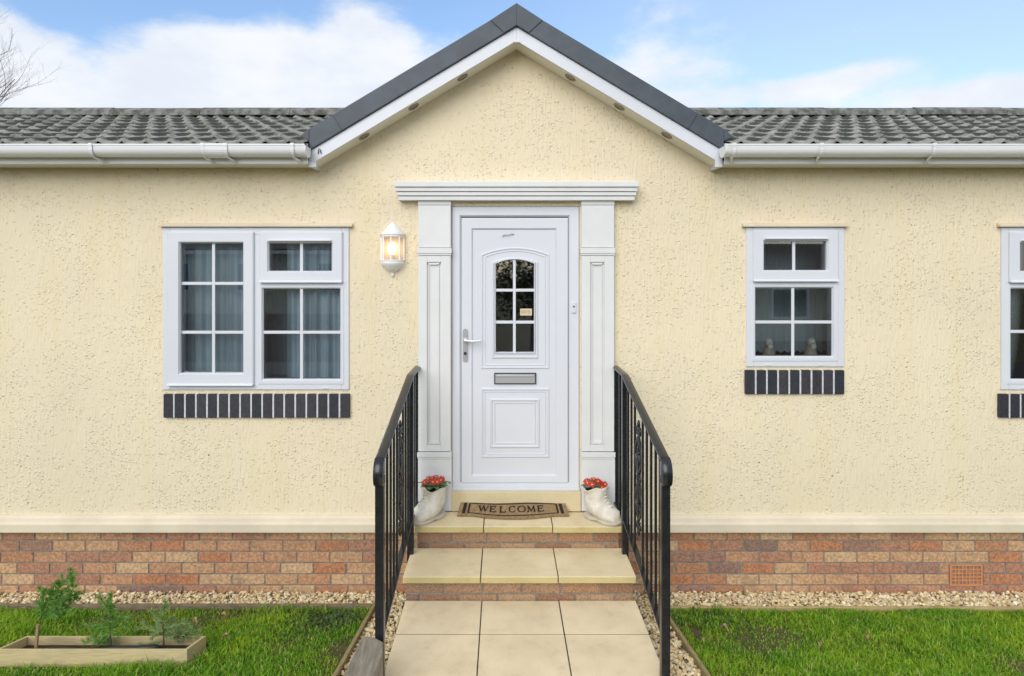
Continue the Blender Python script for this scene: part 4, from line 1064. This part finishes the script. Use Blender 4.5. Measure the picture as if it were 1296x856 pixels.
def grass(name, label, x0, x1, y0, y1, n, bare=None, box=None):
    x = nrs.uniform(x0,x1,n); y = y1 + (y0-y1)*nrs.uniform(0,1,n)**.85
    keep = np.ones(n, bool)
    fld = np.sin(x*3.1+1.3*np.sin(y*4.7))+np.sin(y*7.3+x*2.2)+.7*np.sin(x*9.1-y*5.3)
    keep &= nrs.rand(n) < np.clip(.74+.24*fld, .25, 1)
    if bare:
        for (bx, by, br, bd) in bare:
            dd = np.hypot((x-bx)/br[0], (y-by)/br[1]); keep &= nrs.rand(n) < np.clip(dd*1.1-.25+bd, 0, 1)
    if box: keep &= ~((x > box[0]) & (x < box[1]) & (y > box[2]) & (y < box[3]))
    x, y, fld = x[keep], y[keep], fld[keep]; n = len(x)
    h = nrs.uniform(.013,.038,n)*np.clip(1+.26*fld,.5,1.6)*np.where(nrs.rand(n)<.04,1.6,1); w_ = nrs.uniform(.0016,.0032,n)
    a = nrs.uniform(0,2*np.pi,n); lean = nrs.uniform(.2,1.15,n)*h; la = a + nrs.uniform(-.8,.8,n) + np.pi/2
    z = np.array([gz(q) for q in y]) - .008
    cx, sx = np.cos(a)*w_, np.sin(a)*w_; lx_, ly_ = np.cos(la)*lean, np.sin(la)*lean
    V = np.zeros((n,5,3))
    V[:,0] = np.stack([x-cx,y-sx,z],1); V[:,1] = np.stack([x+cx,y+sx,z],1)
    V[:,2] = np.stack([x-cx*.8+lx_*.35,y-sx*.8+ly_*.35,z+h*.62],1); V[:,3] = np.stack([x+cx*.8+lx_*.35,y+sx*.8+ly_*.35,z+h*.62],1)
    V[:,4] = np.stack([x+lx_,y+ly_,z+h*np.sqrt(np.clip(1-(lean/h)**2*.5,.15,1))],1)
    me = bpy.data.meshes.new(name); me.vertices.add(n*5); me.vertices.foreach_set('co', V.astype(np.float32).ravel())
    b = (np.arange(n)*5)[:,None]
    lv = np.concatenate([b+np.array([0,1,3,2]), b+np.array([2,3,4])],1).astype(np.int32).ravel()
    me.loops.add(n*7); me.loops.foreach_set('vertex_index', lv)
    me.polygons.add(n*2); ls = np.stack([np.arange(n)*7, np.arange(n)*7+4],1).astype(np.int32).ravel(); me.polygons.foreach_set('loop_start', ls)
    me.update(calc_edges=True); me.validate()
    me.materials.append(M['grass']); o = bpy.data.objects.new(name, me); COL.objects.link(o); tag(o, label, kind='stuff')
BOX = (-2.66,-1.63,-1.04,-.80)
grass('grass', 'short bright green lawn left of the path round the wooden planter', -4.6, GL-.012, -.262, -2.1, 190000, [(-1.04,-.42,(.36,.22),-.15), (-1.5,-.33,(.55,.09),.1), (-.9,-.8,(.12,.3),.2)], (BOX[0]-.01,BOX[1]+.01,BOX[2]-.006,BOX[3]+.01))
grass('grass', 'short bright green lawn right of the path under the air brick', GRt+.012, 4.8, -.280, -2.1, 190000, [(1.13,-.60,(.13,.30),.15), (1.3,-.36,(.4,.09),.15)])
grass('grass', 'bright green lawn left of the path, the stretch nearer the road', -5.2, GL-.012, -2.1, -4.4, 95000)
grass('grass', 'bright green lawn right of the path, the stretch nearer the road', GRt+.012, 5.4, -2.1, -4.4, 95000)
# weedy corner of the left lawn
mb = MB()
for k in range(900):
    x, y = (rnd.gauss(-1.06,.17), rnd.gauss(-.43,.10)) if k % 3 else (rnd.uniform(1.03,1.5), rnd.gauss(-.42,.12))
    if GL-.02 < x < GRt+.02 or y > -.275: continue
    c = Vector((x,y,gz(y)+rnd.uniform(0,.012))); a = rnd.uniform(0,6.3); ln = rnd.uniform(.012,.04); w_ = ln*.32
    d = Vector((math.cos(a),math.sin(a),rnd.uniform(-.1,.8))).normalized(); s = d.cross(Vector((0,0,1))).normalized()*w_
    mb.poly([tuple(c), tuple(c+d*ln*.5+s), tuple(c+d*ln), tuple(c+d*ln*.5-s)])
o = mb.build('weeds', M['weed'], None); tag(o, 'low scruffy weeds on the bare corner of the left lawn', kind='stuff')
# fallen leaves
for (px, py, lab) in ((282,784,'curled brown leaf on the lawn under the right end of the left brick sill'), (246,790,'pale brown leaf just behind the wooden planter\'s right end'), (286,811,'small tan leaf on the grass right of the wooden planter'), (1038,822,'brown leaf in the middle of the right lawn'), (1097,812,'greyish leaf farther right on the right lawn'), (917,799,'dry leaf on the right lawn close to the rail')):
    t_ = 0.3
    for _ in range(30):                                   # depth where this sight line meets the sloping lawn
        t_ = (786*CAM_Z - (py-340)*CAM_D)/(786*.17 - (py-340)) if False else t_
        dd = 786*(CAM_Z-gz(-t_)-.02)/(py-340); t_ = CAM_D-dd
    y = -t_; x = wx(px,y); z = gz(y)+.032; mb = MB(); a = rnd.uniform(0,6.3); r = random.Random(px)
    d = Vector((math.cos(a),math.sin(a),.25)); s = Vector((-math.sin(a),math.cos(a),.1)); prev = None
    for j in range(7):
        q = j/6; w_ = .012*math.sin(math.pi*(.08+.9*q))*(1+.3*math.sin(j*2.5)); c = Vector((x,y,z)) + d*(.048*(q-.5)) + Vector((0,0,.018*math.cos((q-.5)*4)))
        cur = (c-s*w_+Vector((0,0,.010)), c, c+s*w_+Vector((0,0,.012)))
        if prev:
            mb.quad(tuple(prev[0]),tuple(prev[1]),tuple(cur[1]),tuple(cur[0])); mb.quad(tuple(prev[1]),tuple(prev[2]),tuple(cur[2]),tuple(cur[1]))
        prev = cur
    o = mb.build('fallen_leaf', M['deadleaf'], None); tag(o, lab, 'leaf', 'fallen leaves on the lawns')

# ------------------------------------------------------------------ wooden planter box with conifer cuttings
bx = thing('planter_box', 'shallow new softwood trough on the left lawn', 'planter')
yf, yb, bh = -1.02, -.81, .088
zf, zbk = .170, .170-.25*.21
def slant(x0, x1, y0, y1, h0, h1):                       # board following the slope
    zz = lambda y: zf + (zbk-zf)*(y-yf)/(yb-yf)
    n = len(mb.v)
    for h in (h0, h1):
        for (x, y) in ((x0,y0),(x1,y0),(x1,y1),(x0,y1)): mb.v.append((x,y,zz(y)+h))
    for f in ((0,3,2,1),(4,5,6,7),(0,1,5,4),(1,2,6,5),(2,3,7,6),(3,0,4,7)): mb.f.append(tuple(n+i for i in f))
bX0, bX1 = -2.64, -1.645
for (a, b_, c, d) in ((bX0,bX1,yf,yf+.016), (bX0,bX1,yb-.016,yb), (bX0+.001,bX0+.017,yf+.0165,yb-.0165), (bX1-.017,bX1-.001,yf+.0165,yb-.0165)):
    mb = MB(); slant(a, b_, c, d, -.03, bh); mb.build('side_board', M['boxwood'], bx, .002)
mb = MB(); slant(bX0+.018, bX1-.018, yf+.017, yb-.017, 0, .042); mb.build('soil', M['soil'], bx)
base_at(bx, ((bX0+bX1)/2,(yf+yb)/2,.15))
def soilz(y): return zf + (zbk-zf)*(y-yf)/(yb-yf) + .042
def sapling(px, y, lean, stem_top, fronds, label, mat, stake=False):
    fronds = [(q,a,b_,l*1.45) for q,a,b_,l in fronds]; stem_top *= 1.12
    x = wx(px,y); z0 = soilz(y); t = thing('conifer_sapling', label, 'sapling', 'conifer cuttings in the wooden trough')
    P = [(x+lean[0]*q*q, y+.01*q, z0-.01+stem_top*q) for q in [k/6 for k in range(7)]]
    mb = MB(); mb.tube(P, [.0055-.0035*k/6 for k in range(7)], 6); mb.build('stem', M['bark'], t)
    mb = MB(); r = random.Random(px)
    def spray(c, d, ln, lvl):
        d = d.normalized(); nn = max(4, int(ln/.006)); s = d.cross(Vector((r.uniform(-.3,.3),-1,r.uniform(-.3,.3)))).normalized()
        for k in range(nn):
            q = k/nn; p = c + d*ln*q + Vector((0,0,-.12*ln*q*q))
            for sg in (-1,1):
                l2 = (.026 if lvl else .017)*(1-.6*q)+.007
                dd = (d*1.0 + s*sg*r.uniform(.25,.75) + Vector((r.uniform(-.2,.2),r.uniform(-.3,.3),r.uniform(-.2,.2)))).normalized()
                ww = dd.cross(Vector((r.uniform(-1,1),-1,r.uniform(-1,1)))).normalized()*.0016
                e = p+dd*l2; mb.poly([tuple(p-ww), tuple(p+ww), tuple(e+ww*.5), tuple(e-ww*.5)])
            if lvl and r.random() < .26:
                dd = (d + s*r.choice((-1,1))*r.uniform(.5,1) + Vector((0,r.uniform(-.5,.5),r.uniform(-.2,.3)))).normalized(); spray(p, dd, ln*(.5-.35*q)*r.uniform(.6,1.1), lvl-1)
    for (q, dx, dz, ln) in fronds:
        c = Vector((x+lean[0]*q*q, y+.01*q, z0-.01+stem_top*q)); spray(c, Vector((dx, r.uniform(-.35,.35), dz)), ln, 2)
    mb.build('foliage', mat, t)
    base_at(t, (x,y,z0))
sapling(45, -.93, (.035,0), .21, [(1,.75,.75,.20),(1,.6,.9,.17),(.95,.95,.5,.16),(.85,.5,.9,.13),(.9,.2,1,.13),(.75,.8,.5,.10),(.8,.9,.75,.15),(.9,-.2,.9,.06)], 'feathery green conifer cutting leaning right, leftmost in the trough beside the stake', M['conifer'])
sapling(140, -.90, (-.015,0), .17, [(1,0,1,.09),(1,-.5,.9,.09),(.9,.4,.9,.08),(.7,-.9,.2,.10),(.6,.8,.4,.09),(.5,-.9,-.2,.10),(.6,-.6,.7,.10),(.4,-.9,-.5,.09),(.8,.7,.5,.09)], 'bushy small conifer cutting standing in the middle of the trough', M['conifer'])
sapling(207, -.88, (-.012,0), .15, [(1,.2,1,.07),(.9,-.6,.8,.07),(.7,.8,.3,.11),(.6,-.9,.1,.12),(.4,.95,.0,.12),(.3,-.9,-.1,.11),(.5,.9,.1,.12)], 'sparse grey-green conifer cutting at the right end of the trough', M['conifer_grey'])
mb = MB(); x = wx(46,-.95); mb.bar((x-.006,-.952,soilz(-.95)-.03),(x+.010,-.95,soilz(-.95)+.155),.014,.012,(0,1,0)); o = mb.build('wooden_stake', M['stake'], None, .002); tag(o, 'short brown wooden stake holding the leftmost cutting', 'stake')
mb = MB(); y = -.915
mb.tube([(wx(56,y),y+.01,soilz(y)+.004),(wx(70,y),y,soilz(y)+.012),(wx(100,y),y-.01,soilz(y)+.008),(wx(140,y),y,soilz(y)+.014),(wx(175,y),y-.005,soilz(y)+.016),(wx(196,y),y,soilz(y)+.018),(wx(202,y),y+.01,soilz(y)+.010)], [.008,.010,.012,.014,.016,.017,.012], 8)
o = mb.build('garden_hose', M['hose'], None, smooth=True); tag(o, 'black pipe lying on the soil along the wooden trough', 'hose')

# ------------------------------------------------------------------ leaning stone beside the path
mb = MB(); r = random.Random(5)
outl = [(-.715,-1.80),(-.665,-1.34),(-.645,-1.325),(-.600,-1.33),(-.560,-1.36),(-.549,-1.45),(-.565,-1.62),(-.585,-1.82)]
top = lambda x, y: .505 + (.05*(y+1.33)) + .05*(x+.62)*0
lay = [(0,1.02),(1,1.03),(2,.985)]
for li_, sc_ in lay:
    for (x, y) in outl:
        cx_, cy_ = -.625, -1.55
        xx, yy_ = cx_+(x-cx_)*sc_, cy_+(y-cy_)*sc_
        zt_ = .51 + .12*(y+1.33); z = {0: .20, 1: zt_-.022, 2: zt_}[li_]
        mb.v.append((xx+r.uniform(-.004,.004), yy_+r.uniform(-.004,.004), z+r.uniform(-.005,.005)))
k = len(outl)
for i in range(2):
    for q in range(k): mb.f.append((i*k+(q+1)%k, i*k+q, (i+1)*k+q, (i+1)*k+(q+1)%k))
mb.f.append(tuple(2*k+q for q in range(k-1,-1,-1))); mb.f.append(tuple(range(k)))
o = mb.build('edge_stone', M['rock'], None, .006); tag(o, 'long grey-brown stone block beside the path in front of the left rail post', 'stone')
bm = bmesh.new(); bm.from_mesh(o.data); bmesh.ops.recalc_face_normals(bm, faces=bm.faces); bm.to_mesh(o.data); bm.free()

# ------------------------------------------------------------------ bare tree far behind, and what faces the home across the road
def bare_tree(loc, H, label, seed, group=None):
    t = thing('bare_tree', label, 'tree', group); r = random.Random(seed); trunk, crown = MB(), MB()
    def grow(p, d, ln, rad, lvl):
        pts = [p]; n = 4; cur = p.copy(); dd = d.copy()
        for k in range(n):
            dd = (dd + Vector((r.uniform(-.16,.16),r.uniform(-.16,.16),r.uniform(-.05,.13)))).normalized(); cur = cur+dd*ln/n; pts.append(cur.copy())
        (trunk if lvl < 3 else crown).tube([tuple(q) for q in pts], [rad*(1-.42*k/n) for k in range(n+1)], 5 if lvl < 3 else 3, False)
        if lvl >= 7: return
        for k in range(4 if lvl < 3 else 3):
            j = r.choice((2,3,4)) if lvl else r.choice((3,4))
            a = r.uniform(0,6.28); o_ = Vector((math.cos(a),math.sin(a),r.uniform(.0,.6)))
            nd_ = (dd*(.85 if k else 1.3) + o_*.72).normalized(); grow(pts[j], nd_, ln*r.uniform(.55,.78), rad*.50, lvl+1)
    grow(Vector((0,0,0)), Vector((0,0,1)), H*.30, H*.0105, 0)
    trunk.build('trunk', M['farbark'], t); crown.build('crown', M['farbark'], t); t.location = loc
def leafy_tree(loc, H, Wd, label, seed, group):
    t = thing('evergreen_tree', label, 'tree', group); r = random.Random(seed)
    mb = MB(); mb.tube([(0,0,0),(.05,0,H*.3),(0,.1,H*.75)], [H*.03,H*.022,H*.008], 8)
    for k in range(9):
        a = r.uniform(0,6.28); z = H*r.uniform(.25,.6); mb.tube([(0,0,z),(Wd*.5*math.cos(a),Wd*.5*math.sin(a),z+H*.14)], [H*.010,H*.003], 5)
    mb.build('trunk', M['bark'], t); mb = MB()
    cl = [(Vector((r.gauss(0,Wd*.3),r.gauss(0,Wd*.3),H*r.uniform(.3,.95))), Wd*r.uniform(.18,.34)) for _ in range(26)]
    for k in range(5200):
        c, rd = r.choice(cl); v = Vector((r.gauss(0,1),r.gauss(0,1),r.gauss(0,1))).normalized()*rd*r.uniform(.6,1.05); p = c+v
        u = Vector((r.gauss(0,1),r.gauss(0,1),r.gauss(0,1))).normalized()*.13; w_ = u.orthogonal().normalized()*.06
        mb.poly([tuple(p-u), tuple(p+w_), tuple(p+u), tuple(p-w_)])
    mb.build('crown', M['evergreen'], t); t.location = loc
bare_tree((-23.5,19.6,0), 18.5, 'tall leafless tree far behind the roof at the left edge', 5)
bare_tree((-24.6,26.0,0), 11.0, 'smaller leafless tree just above the ridge at the far left', 33)
leafy_tree((1.8,-32,-2.6), 8.5, 4.6, 'round dark evergreen across the road opposite the front door', 2, 'evergreens across the road')
leafy_tree((-8.5,-34,-2.6), 7.5, 4.0, 'dark evergreen across the road beyond the left end of the facing home', 4, 'evergreens across the road')
leafy_tree((9,-33,-2.6), 7.0, 4.4, 'dark evergreen across the road opposite the narrow window', 6, 'evergreens across the road')
def facing_home(x0, x1, y, label, dz):
    t = thing('facing_home', label, 'house', 'park homes across the road'); d = 6;  zt = 3.0; xm = (x0+x1)/2
    mb = MB(); mb.box(x0, x1, y-d, y, .75, zt); mb.prism_x([(y-d,zt+.001),(y,zt+.001),(y-d/2,4.05)], x0, x1); mb.build('wall', M['homewall'], t)
    mb = MB(); mb.box(x0+.03, x1-.03, y-d+.03, y-.03, -2.6, .749); mb.build('brick_skirting', M['brick'], t)
    mb = MB(); mb.bar((xm,y+.3,zt-.02),(xm,y-d/2,4.17),x1-x0+.5,.07,(0,0,1)); mb.bar((xm,y-d-.3,zt-.02),(xm,y-d/2-.001,4.17),x1-x0+.5,.07,(0,0,1)); mb.build('roof', M['homeroof'], t)
    mb = MB(); mb.box(x0-.2, x1+.2, y+.24, y+.30, zt-.16, zt-.03); mb.build('gutter', M['gutter'], t)
    n = int((x1-x0)/2.6)
    for k in range(n):
        xc_ = x0+(k+.5)*(x1-x0)/n; mb = MB(); ring_boxes(mb, xc_-.65, xc_+.65, 1.5, 2.6, .09,.09,.09,.09, y+.001, y+.05); w_ = mb.build('window', M['upvc'], t)
        mb = MB(); mb.box(xc_-.56, xc_+.56, y+.002, y+.02, 1.59, 2.51); mb.build('pane', M['hole'], w_)
    base_at(t, (xm,y,0)); t.location.z = dz
facing_home(-13, -1.6, -17.5, 'pale rendered home facing across the road, left of the door', -.1)
facing_home(2.8, 14, -17.0, 'pale rendered home facing across the road, right of the door', -1.0)

# ------------------------------------------------------------------ light, sky, camera
SUN_EL, SUN_AZ = R(30), R(200)                            # azimuth from +Y clockwise: behind the photographer
sd_ = Vector((math.sin(SUN_AZ)*math.cos(SUN_EL), math.cos(SUN_AZ)*math.cos(SUN_EL), math.sin(SUN_EL)))
L_ = bpy.data.lights.new('sun', 'SUN'); L_.energy = 2.3; L_.angle = R(48); L_.color = (1,.965,.91)
so = bpy.data.objects.new('sun', L_); COL.objects.link(so); so.rotation_euler = (-sd_).to_track_quat('-Z','Y').to_euler(); so.location = (0,-6,8)
w = bpy.data.worlds.new('World'); SC.world = w; w.use_nodes = True; nt = w.node_tree
bg = nt.nodes['Background']; bg.inputs[1].default_value = .113
sky = N(nt, 'ShaderNodeTexSky'); sky.sky_type = 'NISHITA'; sky.sun_disc = False; sky.sun_elevation = SUN_EL; sky.sun_rotation = SUN_AZ
sky.air_density = 1.0; sky.dust_density = .4; sky.ozone_density = 3.0
tc = N(nt, 'ShaderNodeTexCoord'); vec = tc.outputs['Generated']
mp_ = N(nt, 'ShaderNodeMapping'); mp_.inputs['Scale'].default_value = (1,1,1.9); nt.links.new(vec, mp_.inputs[0]); sv = mp_.outputs[0]
nz = noise(nt, sv, 4.6, 9, .58, .25); nzb = noise(nt, sv, 13, 7, .6)
def sdir(px, py): return Vector(((px-VX)/F, 1, (VY-py)/F)).normalized()
tot = math2(nt, 'MULTIPLY', math2(nt, 'SUBTRACT', nz, .5), 2.3)
tot = math2(nt, 'ADD', tot, math2(nt, 'MULTIPLY', math2(nt, 'SUBTRACT', nzb, .5), .35))
for (px, py, rx, ry, wt) in ((250,105,300,115,.85),(60,120,170,90,.55),(420,50,140,100,.55),(112,28,80,75,-.95),(285,6,120,40,-.65),(600,5,220,90,-.30),(815,80,70,24,.30),(960,128,150,24,.55),(1040,104,95,17,.42),(1115,84,60,12,.36),(1290,112,130,26,.60),(1190,130,110,18,.4),(1090,60,420,170,-.14),(640,345,1600,170,.10)):
    c = sdir(px,py); s = (F/rx, .0, F/ry)
    sub = N(nt, 'ShaderNodeVectorMath'); sub.operation = 'SUBTRACT'; nt.links.new(vec, sub.inputs[0]); sub.inputs[1].default_value = c
    mul = N(nt, 'ShaderNodeVectorMath'); mul.operation = 'MULTIPLY'; nt.links.new(sub.outputs[0], mul.inputs[0]); mul.inputs[1].default_value = (s[0], 1.2, s[2])
    ln = N(nt, 'ShaderNodeVectorMath'); ln.operation = 'LENGTH'; nt.links.new(mul.outputs[0], ln.inputs[0])
    tot = math2(nt, 'ADD', tot, maprange(nt, ln.outputs['Value'], 0, 1.25, wt, 0))
# broken cloud over the rest of the dome too
sep = N(nt, 'ShaderNodeSeparateXYZ'); nt.links.new(vec, sep.inputs[0])
tot = math2(nt, 'ADD', tot, maprange(nt, sep.outputs[1], .3, -.4, 0, .30)); tot = math2(nt, 'ADD', tot, maprange(nt, sep.outputs[2], .42, .75, 0, .45))
mask = maprange(nt, tot, -.08, .60)
shade = maprange(nt, noise(nt, sv, 7, 6, .6), .35, .7)
cc = mixc(nt, shade, (7.3,7.75,8.5), (8.5,8.7,9.1))
skc = N(nt, 'ShaderNodeHueSaturation'); nt.links.new(sky.outputs[0], skc.inputs['Color']); skc.inputs['Saturation'].default_value = 1.05; skc.inputs['Value'].default_value = 1.9
veil = mixc(nt, maprange(nt, sep.outputs[0], -.15, .45, .10, .34), skc.outputs[0], (7.6,8.4,9.2))
nt.links.new(mixc(nt, math2(nt, 'MULTIPLY', mask, .96), veil, cc), bg.inputs[0])

cam = bpy.data.cameras.new('camera'); co = bpy.data.objects.new('camera', cam); COL.objects.link(co)
co.location = (0,-CAM_D,CAM_Z); co.rotation_euler = (R(90),0,0)
cam.sensor_width = 36; cam.lens = F/1296*36; cam.shift_x = (648-VX)/1296; cam.shift_y = (VY-428)/1296; cam.clip_end = 1000; cam.clip_start = .05
SC.camera = co
vs = SC.view_settings; vs.view_transform = 'Standard'; vs.look = 'None'; vs.gamma = 1; vs.exposure = 0.0
try: vs.use_curve_mapping = False
except Exception: pass
SC.render.engine = 'CYCLES'
cy = SC.cycles; cy.max_bounces = 8; cy.diffuse_bounces = 4; cy.glossy_bounces = 4; cy.transparent_max_bounces = 12; cy.caustics_reflective = False; cy.caustics_refractive = False
cy.use_denoising = True; cy.sample_clamp_indirect = 8
